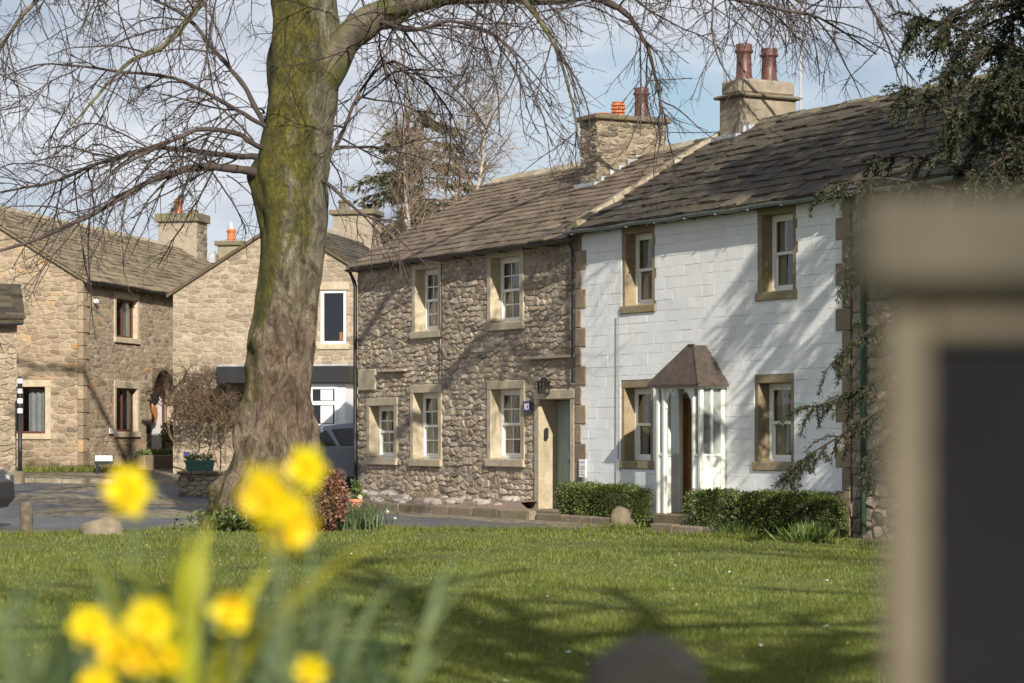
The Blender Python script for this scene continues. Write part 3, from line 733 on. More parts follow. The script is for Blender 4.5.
# chimney
c0, c1 = cx(-3.55), cx(-2.9)
ch = chimney(cot, c0, c1, 2.15, 3.72, 5.9, 7.48, 'chimney_mortar', 'chimney_rubble', cap=.10, seed=31, dx=.2, dz=.1, lim=150)
cz_ = 7.58; cxm = (c0 + c1) / 2
pot(ch, cxm, 2.45, cz_, .06, .16, 'pot_orange'); pot(ch, cxm, 2.82, cz_, .30, .135, 'pot_orange', 'louvre'); pot(ch, cxm, 3.36, cz_, .62, .14, 'pot_red')
fl = MB()
for i in range(5):
    y = 2.2 + i * .2; z = 4.99 + y * slp
    fl.box(c1 + .034, c1 + .055, y, y + .205, z + .02, z + .14 + (i % 2) * .02)
fl.box(c0 - .04, c1 + .1, 2.02, 2.18, 4.99 + 2.0 * slp + .03, 4.99 + 2.0 * slp + .13)
fl.build('lead_flashing', 'lead', ch)
ar = MB(); ax_ = c1 + .05
ar.tube([(ax_, 3.55, 7.0), (ax_, 3.55, 8.35)], .014, 6).tube([(ax_ - .1, 3.3, 8.3), (ax_ + .3, 4.1, 8.36)], .01, 5)
for i in range(6):
    t = i / 5; p = Vector((ax_ - .1 + .4 * t, 3.3 + .8 * t, 8.3 + .06 * t)); ar.tube([p + Vector((-.12, .06, 0)), p + Vector((.12, -.06, 0))], .005, 4)
ar.tube([(ax_, 3.55, 8.1), (ax_, 3.55, 8.16)], .05, 6)
ar.build('television_aerial', 'cable', cot)

# ------------------------------------------------------------------ white painted cottage
LW = rt(848)
wc = empty('white_cottage', row_pt(0), ROWANG, label='white painted cottage with dark slate roof, brown window surrounds and small glazed porch', category='cottage')
DS = 'dressed_dark'
holes = []
for i, (a, b, z0, z1) in enumerate(((1.42, 2.51, 3.46, 4.99), (5.46, 6.53, 3.49, 5.0), (1.39, 2.46, .79, 2.33), (5.38, 6.48, .81, 2.34))):
    holes.append(window(wc, ID, a, b, z0, z1, seed=20 + i, cols=1, rows=1, stone=DS, jw=.12, rev=.19, proud=.02, lint=.15, sill=.14))
pd0, pd1 = 3.30, 4.30
holes_w = holes + [(pd0, pd1, -.7, 2.05)]
fw, gw = hull(wc, LW, D, 5.06, 6.98, 'white_paint', front_holes=holes_w)
# painted blocks in courses
rg_ = random.Random(77); pool = []
for i in range(14):
    b = MB(); c = rg_.uniform(.03, .06)
    b.box(-.5, .5, -.5, .5, -.5, .5, .02)
    pool.append(([(p.x * (1 + rg_.uniform(-.012, .012)), p.y * (1 + rg_.uniform(-.05, .05)) if p.y < 0 else p.y, p.z * (1 + rg_.uniform(-.03, .03))) for p in b.v], b.f))
bh = [(h[0] - .03, h[1] + .03, h[2] - .03, h[3] + .03) for h in holes] + [(pd0, pd1, -.7, 2.05)]
pcs_ = []; z = -.15; r_ = 0
while z < 5.0:
    hgt = rg_.uniform(.15, .22); z1 = min(z + hgt, 5.02); x = .02 + rg_.uniform(-.2, .0)
    while x < LW - .03:
        w = rg_.uniform(.26, .62); segs = [(max(x, .03), min(x + w, LW - .03))]
        for h in bh:
            if h[2] < z1 - .05 and h[3] > z + .05:
                ns = []
                for a, b in segs:
                    if b <= h[0] or a >= h[1]: ns.append((a, b))
                    else:
                        if a < h[0]: ns.append((a, h[0]))
                        if b > h[1]: ns.append((h[1], b))
                segs = ns
        segs = [(a, b, z, z1) for a, b in segs]
        for h in bh:                                  # slips above lintels and below sills
            a, b = max(x, h[0], .03), min(x + w, h[1], LW - .03)
            if b - a > .04 and h[2] < z1 - .05 and h[3] > z + .05:
                if z1 - h[3] > .03: segs.append((a, b, h[3], z1))
                if h[2] - z > .03: segs.append((a, b, z, h[2]))
        for a, b, za_, zb_ in segs:
            if b - a > .05:
                dpt = .05 + rg_.uniform(0, .002)
                pcs_.append((rg_.randrange(14), Matrix.Translation(((a + b) / 2, .015 - dpt / 2 + .01, (za_ + zb_) / 2)) @ Matrix.Rotation(rg_.uniform(-.006, .006), 4, 'Y') @ Matrix.Diagonal((b - a - .003, dpt, zb_ - za_ - .003, 1)), (b - a)))
        x += w
    z = z1
emit(fw, 'block', 'white_paint', pool, pcs_)
# quoins at both ends
def quoins(house, x, side, z0, z1, m, n_):
    h = (z1 - z0) / n_
    for i in range(n_):
        w = .36 if i % 2 else .20
        a, b = (x, x + w) if side > 0 else (x - w, x)
        MB().box(a - (.0 if side > 0 else 0), b, -.046, .05, z0 + i * h + .004, z0 + (i + 1) * h - .004, .012).build('quoin', m, house)
quoins(wc, -.10, 1, -.15, 5.0, 'quoin', 15)
quoins(wc, LW + .10, -1, -.15, 5.0, 'quoin', 15)
rf = roof_deck(wc, -.05, LW, D, 5.12, 7.02, .2, 'slate_dark')
slp = (7.02 - 5.12) / (D / 2)
slates(rf, .12, LW + .02, -.26, 5.12 - .26 * slp, D / 2, 7.05, .27, .44, 'slate_dark', th=.05, seed=12, grow=1.15)
ridge_stones(rf, 0, LW, D / 2, 7.04, 'cap_stone', seed=5)
n_ = 9; a = math.atan(slp)                          # mortared verge slabs over the party wall
for i in range(n_):
    s0 = -.2 + (D / 2 + .2) * i / n_; s1 = -.2 + (D / 2 + .2) * (i + 1) / n_; q = random.Random(i)
    vb = MB(); x0_, x1_ = -.20, .26; za, zb = 5.12 + s0 * slp, 5.12 + s1 * slp
    j = q.uniform(-.012, .012)
    vb.add([(x0_, s0, za - .14), (x1_, s0, za - .02), (x1_, s1 - .012, zb - .02), (x0_, s1 - .012, zb - .14), (x0_ + .01, s0, za + .10 + j), (x1_ - .06, s0, za + .16 + j), (x1_ - .06, s1 - .012, zb + .16 + j * 2), (x0_ + .01, s1 - .012, zb + .10 + j)],
           [(3, 2, 1, 0), (4, 5, 6, 7), (0, 1, 5, 4), (1, 2, 6, 5), (2, 3, 7, 6), (3, 0, 4, 7)]).build('verge_slab', 'verge_stone', rf)
gutter(wc, -.12, LW + .1, -.24, 4.99, 'grey_gutter', r=.06)
MB().tube([(1.40, -.07, 3.5), (1.39, -.07, .0)], .010, 6).build('cable', 'grey_gutter', wc)
pn = MB().box(.10, .34, -.085, -.062, .62, .94, .005).build('paper_notice', 'sign_white', wc)
for a, b, z in ((.14, .30, .88), (.13, .31, .80), (.13, .31, .76), (.16, .26, .71), (.14, .30, .66)): MB().box(a, b, -.0875, -.084, z, z + .022).build('text_line', 'aerial', pn)
ch = chimney(wc, .30, .95, 2.80, 4.05, 6.3, 7.50, 'render', cap=.06, upper=.28)
pot(ch, .62, 3.12, 7.82, .68, .145, 'pot_red'); pot(ch, .62, 3.68, 7.82, .64, .145, 'pot_red')
MB().box(.2, 1.02, 2.66, 2.82, 5.12 + 2.66 * slp + .03, 5.12 + 2.66 * slp + .16).box(.99, 1.05, 2.8, 3.25, 6.72, 6.98).build('lead_flashing', 'lead', ch)
ar = MB(); ax_ = 1.02; ay_ = 4.1
ar.tube([(ax_, ay_, 6.6), (ax_, ay_, 8.75)], .018, 6)
ar.tube([(ax_ - .5, ay_ - .35, 8.62), (ax_ + .45, ay_ + .3, 8.85)], .012, 5)
for i in range(7):
    t = i / 6; p = Vector((ax_ - .5 + .95 * t, ay_ - .35 + .65 * t, 8.62 + .23 * t)); ar.tube([p + Vector((-.05, .09, .14)), p + Vector((.05, -.09, -.14))], .006, 4)
ar.build('television_aerial', 'aerial', wc)

# porch: glazed sides, open front with fretwork brackets, hipped roof
x0, x1, dp, ze, zp = 3.32, 4.63, .54, 2.13, .08
pr = MB().box(x0 - .04, x1 + .04, -dp - .04, .0, -.3, zp, .02).build('porch', 'kerb_stone', wc)
PP = 'porch_paint'
def bx_(name, *a, m=PP, c=.008): return MB().box(*a, c).build(name, m, pr)
for a, b in ((x0, x0 + .07), (x0 + .19, x0 + .25), (x1 - .25, x1 - .19), (x1 - .07, x1)): bx_('post', a, b, -dp, -dp + .07, zp, ze)
for a, b in ((x0, x0 + .07), (x1 - .07, x1)): bx_('post', a, b, -.13, -.05, zp, ze)
bx_('front_rail', x0 - .015, x1 + .015, -dp - .015, -dp + .085, ze, ze + .09)
for a in (x0 - .015, x1 - .085): bx_('side_rail', a, a + .10, -dp + .085, -.05, ze, ze + .09)
zd = 1.02
for a, b in ((x0 + .07, x0 + .19), (x1 - .19, x1 - .07)):
    bx_('front_panel', a, b, -dp + .02, -dp + .05, zp, zd); bx_('panel_rail', a, b, -dp + .005, -dp + .065, zd, zd + .05)
    MB().add([(a, -dp + .035, zd + .05), (b, -dp + .035, zd + .05), (b, -dp + .035, ze), (a, -dp + .035, ze)], [(0, 1, 2, 3)]).build('pane', 'glass', pr)
for a in (x0, x1 - .07):
    bx_('side_panel', a + .02, a + .05, -dp + .07, -.13, zp, zd); bx_('panel_rail', a + .005, a + .065, -dp + .07, -.13, zd, zd + .05)
    ym = (-dp + .07 - .13) / 2; bx_('mullion', a + .01, a + .06, ym - .025, ym + .025, zd + .05, ze)
    for b, c in ((-dp + .07, ym - .025), (ym + .025, -.13)):
        MB().add([(a + .035, b, zd + .05), (a + .035, c, zd + .05), (a + .035, c, ze), (a + .035, b, ze)], [(0, 1, 2, 3)]).build('pane', 'glass', pr)
        nb = MB(); nb.add([(a + .05 - .03 * (a > 4) , b, zd + .05), (a + .05 - .03 * (a > 4), c, zd + .05), (a + .05 - .03 * (a > 4), c, ze), (a + .05 - .03 * (a > 4), b, ze)], [(0, 1, 2, 3)])
        if a > 4: nb.build('net_curtain', 'porch_net', pr)
for sd, a in ((1, x0 + .25), (-1, x1 - .25)):       # fretwork brackets
    b = MB(); b.prism([(a, ze), (a + sd * .24, ze), (a + sd * .22, ze - .05), (a + sd * .14, ze - .07), (a + sd * .10, ze - .14), (a + sd * .05, ze - .19), (a + sd * .035, ze - .32), (a, ze - .34)][::sd], -dp + .02, -dp + .045)
    b.build('fretwork_bracket', PP, pr)
za, e_ = 2.84, .10
A = [(x0 - e_, -dp - e_, ze + .07), (x1 + e_, -dp - e_, ze + .07), (x1 + e_, -.05, ze + .07), (x0 - e_, -.05, ze + .07), (3.90, -.28, za), (4.06, -.28, za), (4.06, -.05, za), (3.90, -.05, za)]
rfp = MB().add(A + [(x, y, z - .045) for x, y, z in A[:4]], [(0, 1, 5, 4), (1, 2, 6, 5), (3, 0, 4, 7), (4, 5, 6, 7), (8, 11, 10, 9), (0, 8, 9, 1), (1, 9, 10, 2), (3, 11, 8, 0)]).build('porch_roof', 'porch_roof', pr)
hp = MB().tube([A[1], A[5]], .022, 6).tube([A[0], A[4]], .022, 6).tube([A[4], A[5]], .025, 6)
hp.build('hip_roll', 'porch_roof', pr)
# brown front door inside the porch
dr = MB().box(pd0 + .09, pd1 - .09, .03, .08, .06, 1.98, .01).build('door', 'door_brown', wc)
MB().box(pd0 + .2, pd0 + .46, .015, .032, .25, .9, .012).build('door_panel', 'door_brown', dr); MB().box(pd0 + .54, pd1 - .2, .015, .032, .25, .9, .012).build('door_panel', 'door_brown', dr)
MB().lathe((pd1 - .2, .0, 1.0), [(.02, .03), (.03, 0), (.03, -.03), (.01, -.04)], 10, 1).build('door_knob', 'rim', dr)
for a, b, c, d in ((pd0, pd0 + .09, -.7, 2.05), (pd1 - .09, pd1, -.7, 2.05)): MB().box(a, b, -.05, .26, c + .7, d, .008).build('door_frame', 'door_brown', wc)
MB().box(pd0 + .09, pd1 - .09, -.046, .26, 1.98, 2.05, .008).build('door_frame', 'door_brown', wc)

# ------------------------------------------------------------------ next cottage behind the yew
nb = empty('shaded_cottage', row_pt(LW + .12), ROWANG, label='shaded stone cottage at the right end of the terrace, half hidden by the yew', category='cottage')
LN = 8.5
hN = [window(nb, ID, 2.2, 3.4, 3.4, 4.9, seed=40), window(nb, ID, 2.2, 3.4, .8, 2.35, seed=41), window(nb, ID, 5.6, 6.8, 3.4, 4.9, seed=42), window(nb, ID, 5.6, 6.8, .8, 2.35, seed=43)]
fw, gw = hull(nb, LN, D, 5.06, 6.98, 'mortar', front_holes=hN)
rubble(fw, ID, 0, LN, -.3, 5.0, .33, .17, 'rubble', [(h[0] - .05, h[1] + .05, h[2] - .04, h[3] + .04) for h in hN], seed=17, relief=.05, limit=120, vis=lambda x, z: 2 if x < 1.6 else .5)
rf = roof_deck(nb, -.11, LN + .1, D, 5.12, 7.02, .2, 'slate_dark')
slates(rf, -.09, LN + .1, -.26, 5.12 - .26 * slp, D / 2, 7.05, .27, .44, 'slate_dark', th=.05, seed=13, grow=1.15, limit=150, vis=lambda x, s: 1 / (1 + x))
ridge_stones(rf, -.1, LN, D / 2, 7.04, 'cap_stone', seed=6)
gutter(nb, 0.02, LN + .1, -.24, 4.99, 'grey_gutter', r=.06)
t_ = rt(868) - LW - .12
MB().tube([(t_, -.2, 4.93), (t_, -.10, 4.7), (t_, -.09, 4.5), (t_, -.09, -.1)], .045, 8).build('downpipe', 'green_pipe', nb, smooth=True)
ch = chimney(nb, 3.3, 4.2, 2.7, 4.1, 6.3, 8.5, 'chimney_mortar', 'chimney_rubble', cap=.1, seed=51, lim=30)
pot(ch, 3.75, 3.1, 8.6, .6, .15, 'pot_red'); pot(ch, 3.75, 3.7, 8.6, .6, .15, 'pot_red')

# ------------------------------------------------------------------ far houses on the left
LA = Vector((.208, .978, 0)).normalized(); ANG_A = math.atan2(LA.y, LA.x); IN_A = Vector((-LA.y, LA.x, 0))
PA = Vector((-10.92, 61.4, .45)); DA, LLA = 6.4, 22.0
ha = empty('long_stone_house', PA, ANG_A, label='long warm stone house on the left with stone slate roof and arched doorway', category='house')
GA = gable_M(DA)
hA = [window(ha, ID, 2.2, 4.05, 3.35, 4.72, 'casement', 'red_frame', 'dressed', rev=.12, proud=.02, seed=60, curt='net_curtain', lint=.2),
      window(ha, ID, 2.2, 4.05, .85, 2.35, 'casement', 'red_frame', 'dressed', rev=.12, proud=.02, seed=61, curt='teal', lint=.2)]
gA = [window(ha, GA, DA - 2.55, DA - .85, .80, 2.32, 'casement', 'red_frame', 'dressed', rev=.12, proud=.02, seed=62, curt='grey_pot', lint=.18)]
arch = (5.0, 6.9, -.7, 2.72)
fw, gw = hull(ha, LLA, DA, 4.9, 6.83, 'warm_mortar', front_holes=hA + [arch], left_holes=gA)
gro = lambda hs: [(h[0] - .05, h[1] + .05, h[2] - .04, h[3] + .04) for h in hs]
rubble(fw, ID, 0, 9.0, -.3, 4.85, .30, .12, 'warm_rubble', gro(hA) + [arch], seed=22, relief=.016, tilt=.2, jit=(.36, .14), cut=.12, gap=.016, vis=lambda x, z: 1 if x < 6.8 else .05)
sl2 = (6.83 - 4.9) / (DA / 2)
rubble(gw, GA, 0, DA, -.3, 6.8, .28, .12, 'warm_rubble', gro(gA), rake=[(-sl2, 1, 4.86), (sl2, 1, 4.86 + sl2 * DA)], seed=23, relief=.022, tilt=.45, jit=(.36, .14), cut=.12, gap=.016, vis=lambda x, z: 1 if x > 3 else .05)
for i in range(15):                                   # corner stones
    w = .42 if i % 2 else .24
    MB().box(-.05, w, -.05, .1, -.2 + i * .338, -.2 + (i + 1) * .338 - .012, .012).build('quoin', 'warm_rubble', ha)
ac = MB()                                             # arch ring: spandrel over the doorway
cxa, ra = 5.95, .95
poly = [(5.0, 2.72), (5.0, 1.77)] + [(cxa - ra * math.cos(a), 1.77 + ra * math.sin(a)) for a in np.linspace(0, math.pi, 13)] + [(6.9, 1.77), (6.9, 2.72)]
half = len(poly) // 2
ac.prism([(5.0, 2.76)] + [(cxa - ra * math.cos(a), 1.77 + ra * math.sin(a)) for a in np.linspace(0, math.pi / 2, 9)] + [(cxa, 2.76)], -.02, .3)
ac.prism([(cxa, 2.76)] + [(cxa + ra * math.sin(a), 1.77 + ra * math.cos(a)) for a in np.linspace(0, math.pi / 2, 9)] + [(6.9, 2.76)], -.02, .3)
ac.build('arch_spandrel', 'warm_rubble', ha)
dr = MB().box(5.05, 6.85, .34, .38, 2.0, 2.72).box(5.05, 5.2, .3, .36, .1, 2.0).box(6.7, 6.85, .3, .36, .1, 2.0).build('door_frame', 'red_frame', ha)
MB().box(5.2, 6.7, .33, .36, .15, 2.0, .01).build('door', 'net_curtain', ha)
MB().lathe((5.75, .27, 1.5), [(.16, .02), (.26, 0), (.25, -.08), (.13, -.08)], 14, 1).build('door_wreath', 'wreath', ha)
lp = MB(); lp.tube([(4.62, -.02, 2.08), (4.62, -.2, 2.16), (4.62, -.24, 2.1)], .014, 6).lathe((4.62, -.24, 1.72), [(.03, 0), (.09, .06), (.13, .26), (.15, .28), (.05, .36), (.01, .4)], 8)
lp.build('wall_lamp', 'black_iron', ha)
MB().lathe((4.62, -.04, 1.08), [(.02, .02), (.13, .01), (.13, -.02), (.1, -.03)], 14, 1).build('oval_plaque', 'black_iron', ha)
MB().box(1.75, 2.1, -.06, -.04, .95, 1.1).build('name_plate', 'sign_white', ha)
MB().lathe((.75, -.09, 4.35), [(.05, .06), (.07, 0), (.05, -.06)], 8, 1).build('security_light', 'sign_white', ha)
rf = roof_deck(ha, -.1, LLA + .1, DA, 4.96, 6.9, .2, 'slate_tan')
sl3 = (6.9 - 4.96) / (DA / 2)
slates(rf, -.14, 21.6, -.25, 4.96 - .25 * sl3, DA / 2, 6.92, .22, .48, 'slate_tan', th=.035, seed=25, grow=1.3, vis=lambda x, s: 30 / (20 + x))
ridge_stones(rf, -.1, LLA, DA / 2, 6.92, 'verge_stone', seed=7, ln=.7)
gutter(ha, .2, 10, -.22, 4.83, 'black_iron')
ch = chimney(ha, 15.9, 16.9, DA / 2 - .65, DA / 2 + .65, 6.3, 7.75, 'chimney_mortar', 'chimney_rubble', cap=.28, seed=71, dx=.35, dz=.2, lim=40)
pot(ch, 16.4, DA / 2 + .15, 8.03, .50, .14, 'pot_orange'); MB().lathe((16.4, DA / 2 - .35, 8.03), [(.16, 0), (.18, .12), (.08, .16)], 10).build('pot_stub', 'cap_stone', ch)
MB().box(16.95, 17.1, DA / 2 - .9, DA / 2 - .1, 6.5, 6.9).build('lead_flashing', 'lead', ch)
ch = chimney(ha, 19.4, 20.2, DA / 2 - .95, DA / 2 - .15, 6.2, 7.25, 'render', cap=.16, seed=73)
pot(ch, 19.8, DA / 2 - .5, 7.41, .42, .14, 'pot_orange'); MB().lathe((19.8, DA / 2 - .5, 7.83), [(.12, 0), (.1, .12), (.03, .25)], 10).build('cowl', 'lead', ch)

DB, LB = 5.6, 12.0
PB = Vector((-8.41, 60.0, .40)) - IN_A * DB
hb = empty('gabled_stone_house', PB, ANG_A, label='tan stone gable-end house behind the big trunk with white windows and black canopy', category='house')
GB = gable_M(DB)
def gq(px, Y=59.1): k_ = (px - 512) / F; return DB - (PB.x - k_ * PB.y) / (.978 + .208 * k_)
def zb(py, Y=59.1): return zat(py, Y) - .40
gB = [(gq(320.5), gq(346), zb(344), zb(290))]
fw, gw = hull(hb, LB, DB, 4.5, 6.2, 'warm_mortar', left_holes=gB)
sl4 = (6.2 - 4.5) / (DB / 2)
rubble(gw, GB, 0, DB, -.4, 6.15, .30, .12, 'gable_rubble', gB, rake=[(-sl4, 1, 4.46), (sl4, 1, 4.46 + sl4 * DB)], seed=24, relief=.016, tilt=.4, jit=(.36, .13), cut=.12, limit=250)
a, b, c, d = gB[0]
wn = MB(GB); wn.box(a, a + .07, .02, .1, c, d, .006).box(b - .07, b, .02, .1, c, d, .006).box(a + .07, b - .07, .02, .1, d - .07, d, .006).box(a + .07, b - .07, .0, .11, c, c + .07, .006)
wn = wn.build('window', 'upvc', hb)
MB(GB).add([(a + .07, .07, c + .07), (b - .07, .07, c + .07), (b - .07, .07, d - .07), (a + .07, .07, d - .07)], [(0, 1, 2, 3)]).build('pane', 'glass', wn)
MB(GB).box(a - .08, b + .08, -.05, .06, c - .13, c - .004, .01).build('sill', 'dressed', wn)
MB(GB).box(a - .08, b + .08, -.03, .06, d + .004, d + .2, .01).build('lintel', 'dressed', wn)
MB(GB).box(b - .2, b - .09, .13, .16, c + .1, c + .3).build('ornament', 'pot_orange', wn)
# flat-roofed white bay with black canopy
bq = lambda px: gq(px) 
y0, y1 = DB - gq(356), DB - gq(236)
bay = MB().box(-.95, 0, y0, DB - gq(296), -.6, zb(383, 57.9), .01).build('bay', 'upvc', hb)
MB().box(-1.15, 0.0, y0 - .12, y1 + .12, zb(383, 57.9), zb(366, 57.9), .02).build('canopy', 'black_iron', bay)
MB().box(-1.12, 0.0, y0 - .1, y1 + .1, zb(366, 57.9), zb(365, 57.9) + .02, .01).build('canopy_lead', 'lead', bay)
for (pa, pb_, z0_, z1_) in ((324, 346, zb(424, 58), zb(405, 58)), (324, 346, zb(401, 58), zb(389, 58)), (303, 320, zb(424, 58), zb(389, 58))):
    q0, q1 = DB - gq(pb_), DB - gq(pa)
    wn = MB().box(-1.0, -.94, q0, q1, z0_ - .05, z0_, .006).box(-1.0, -.94, q0, q1, z1_, z1_ + .05, .006).box(-1.0, -.94, q0 - .05, q0, z0_ - .05, z1_ + .05, .006).box(-1.0, -.94, q1, q1 + .05, z0_ - .05, z1_ + .05, .006).build('bay_window', 'upvc', bay)
    MB().add([(-.957, q0, z0_), (-.957, q1, z0_), (-.957, q1, z1_), (-.957, q0, z1_)], [(0, 3, 2, 1)]).build('pane', 'car_glass', wn)
    cb = MB(); vs = []
    for i in range(12):
        yq = q0 + .05 + (q1 - q0) * .55 * i / 11; vs += [(-.965 + .004 * math.sin(i * 2), yq, z0_ + .02), (-.965 + .004 * math.sin(i * 2), yq, z1_)]
    cb.add(vs, [(2 * i, 2 * i + 1, 2 * i + 3, 2 * i + 2) for i in range(11)]).build('net_curtain', 'net_curtain', wn)
rf = roof_deck(hb, -.08, LB, DB, 4.55, 6.26, .15, 'slate_dark')
sl5 = (6.26 - 4.55) / (DB / 2)
slates(rf, -.1, LB, -.2, 4.55 - .2 * sl5, DB / 2, 6.28, .22, .42, 'slate_dark', th=.03, seed=26, grow=1.2, limit=200)
ridge_stones(rf, -.1, LB, DB / 2, 6.28, 'verge_stone', seed=8)
ch = chimney(hb, 6.4, 7.3, DB / 2 - .55, DB / 2 + .55, 5.7, 6.95, 'chimney_mortar', 'chimney_rubble', cap=.14, seed=75, lim=40)
pot(ch, 6.85, DB / 2 + .35, 7.09, .3, .16, 'cap_stone')
MB().box(7.25, 7.5, DB / 2 - .95, DB / 2 - .5, 5.9, 6.12).build('lead_flashing', 'lead', ch)
q = DB - gq(188); MB().box(-.08, -.045, q - .07, q + .07, zb(457), zb(452)).build('blue_plaque', 'plaque_blue', hb)

# small outbuilding at the left edge
PD = Vector(((16.5 - 512) * 57 / F, 57, .25))
ob = empty('stone_outbuilding', PD - Vector((4.0 * math.cos(.23), 4.0 * math.sin(.23), 0)), .23, label='low stone outbuilding with dark slab eaves cut off by the left edge', category='outbuilding')
fwo = MB().box(0, 4.0, 0, 3.2, -.6, 3.75).build('wall', 'warm_mortar', ob)
rubble(fwo, ID, 0, 4.0, -.4, 3.75, .28, .12, 'gable_rubble', seed=27, relief=.04, limit=150, vis=lambda x, z: x)
rfo = MB().add([(-.2, -.25, 3.72), (4.16, -.25, 3.72), (4.16, 3.4, 4.7), (-.2, 3.4, 4.7), (-.2, -.25, 3.84), (4.16, -.25, 3.84), (4.16, 3.4, 4.82), (-.2, 3.4, 4.82)], [(3, 2, 1, 0), (4, 5, 6, 7), (0, 1, 5, 4), (1, 2, 6, 5), (2, 3, 7, 6), (3, 0, 4, 7)]).build('roof', 'slate_dark', ob)
slates(rfo, -.2, 4.2, -.3, 3.83, 3.4, 4.84, .3, .5, 'slate_dark', th=.04, seed=28, limit=80)
gutter(ob, 0, 4.14, -.3, 3.74, 'black_iron')

# ------------------------------------------------------------------ street furniture and small things
def put(px, Y, dz=0): x = (px - 512) * Y / F; return Vector((x, Y, gz(x, Y) + dz))
p = put(20, 56)
pole = MB().lathe((0, 0, 0), [(.05, -.3), (.05, 1.55), (.05, 1.55)], 12).build('striped_pole', 'black_iron', smooth=True, label='black pole with white square bands at its top', category='pole')
pole.location = p
for i in range(4): MB().lathe((0, 0, 1.58 + .23 * i), [(.062, 0), (.064, .01), (.064, .10), (.062, .11)], 12).build('white_band', 'sign_white', pole)
MB().lathe((0, 0, 1.55), [(.056, 0), (.056, .86), (.03, .88)], 12).build('band_tube', 'black_iron', pole)
p = put(17, 55.2); b = MB(); b.box(-.16, .16, -.14, .14, -.2, .28, .04); ps_ = b.build('stone_stub', 'kerb_stone', label='short mossy stone block at the foot of the striped pole', category='stone'); ps_.location = p

p = put(104, 59.6)
sg = empty('street_sign', p, math.radians(-6), label='low white street name plate on two black legs before the far house', category='sign')
MB().box(-.22, .22, -.03, -.012, .30, .44, .006).build('name_plate', 'sign_white', sg); MB().box(-.235, .235, -.01, .02, .22, .45, .006).build('backing_board', 'black_iron', sg)
for s_ in (-.17, .17): MB().box(s_ - .03, s_ + .03, -.008, .03, -.2, .22).build('leg', 'black_iron', sg)

def foliage(name, P, size, m, parent=None, asp=.5, up=None, dirs=None, seed=1, **kw):
    """many small leaf-shaped quads at points P"""
    r = np.random.default_rng(seed); n = len(P); P = np.asarray(P, float)
    if dirs is None: d = r.normal(0, 1, (n, 3))
    else: d = np.asarray(dirs, float) + r.normal(0, .35, (n, 3))
    if up is not None: d[:, 2] += up
    d /= np.linalg.norm(d, axis=1)[:, None] + 1e-9
    e = np.cross(d, r.normal(0, 1, (n, 3))); e /= np.linalg.norm(e, axis=1)[:, None] + 1e-9
    L = (size * r.uniform(.6, 1.4, n))[:, None]; W = L * asp * .5
    V = np.stack([P, P + d * L * .5 + e * W, P + d * L, P + d * L * .5 - e * W], 1).reshape(-1, 3)
    R = np.repeat(r.random(n), 4)
    return link(name, npmesh(name, V, np.arange(n * 4).reshape(-1, 4), m, rnd=R), parent, **kw)

# trough and pots by the arched door
tr_ = PA + LA * 2.5 - IN_A * .75
tro = empty('stone_trough', (tr_.x, tr_.y, gz(tr_.x, tr_.y)), ANG_A, label='long stone trough with green plants under the far ground-floor window', category='trough')
tb = MB(); tb.box(0, 2.6, 0, .08, -.1, .36, .02).box(0, 2.6, .42, .5, -.1, .36, .02).box(0, .08, .08, .42, -.1, .36, .02).box(2.52, 2.6, .08, .42, -.1, .36, .02).box(.08, 2.52, .08, .42, -.1, .3)
tb.build('basin', 'warm_rubble', tro)
P = np.random.default_rng(3).uniform((.2, .1, .3), (2.4, .4, .46), (700, 3)); foliage('foliage', P, .09, 'pot_plant', tro, up=.6)
pt = PA + LA * 5.2 - IN_A * .5
gp = empty('grey_pot', (pt.x, pt.y, gz(pt.x, pt.y)), 0, label='tall grey pot with bushy plant beside the arched door', category='plant pot')
MB().lathe((0, 0, 0), [(.18, -.1), (.2, .1), (.26, .5), (.28, .5), (.28, .54), (.22, .54)], 14).build('pot', 'grey_pot', gp, smooth=False)
P = np.random.default_rng(4).normal(0, 1, (700, 3)); P = P / np.linalg.norm(P, axis=1)[:, None] * np.random.default_rng(5).uniform(.2, 1, (700, 1)) * (.32, .32, .42) + (0, 0, .95); foliage('foliage', P, .10, 'pot_plant', gp, up=.3)

# garden wall stub with a window box
wx0, wx1 = (178 - 512) * 52 / F, (238 - 512) * 52 / F
gwz = gz(wx0, 52)
gwl = empty('garden_wall', (wx0, 52, gwz), 0, label='low dry stone garden wall with coping, left of the big trunk', category='wall')
core = MB().box(.03, wx1 - wx0, .03, .4, -.4, .47).box(.05, .4, .4, 6.0, -.3, .47).build('core', 'mortar', gwl)
rubble(core, Matrix.Translation((0, .03, 0)), 0, wx1 - wx0, -.3, .47, .2, .085, 'chimney_rubble', seed=35, relief=.05)
for i in range(4):
    w = (wx1 - wx0) / 4; MB().box(i * w - .02, (i + 1) * w - .03, -.07, .46, .475, .545 + .01 * (i % 2), .015).build('coping_stone', 'cap_stone', gwl)
bx = (199 - 512) * 52 / F
wb = empty('window_box', (bx, 52.15, gwz + .55), 0, label='green planter box of spring flowers on the garden wall coping', category='planter')
MB().add([(-.27, -.1, 0), (.27, -.1, 0), (.27, .1, 0), (-.27, .1, 0), (-.31, -.13, .22), (.31, -.13, .22), (.31, .13, .22), (-.31, .13, .22)], [(3, 2, 1, 0), (0, 1, 5, 4), (1, 2, 6, 5), (2, 3, 7, 6), (3, 0, 4, 7), (4, 5, 6, 7)]).build('trough', 'planter_green', wb)
MB().box(-.33, .33, -.15, -.13, .19, .235).box(-.33, .33, .13, .15, .19, .235).box(-.33, -.31, -.13, .13, .19, .235).box(.31, .33, -.13, .13, .19, .235).build('rim', 'planter_green', wb)
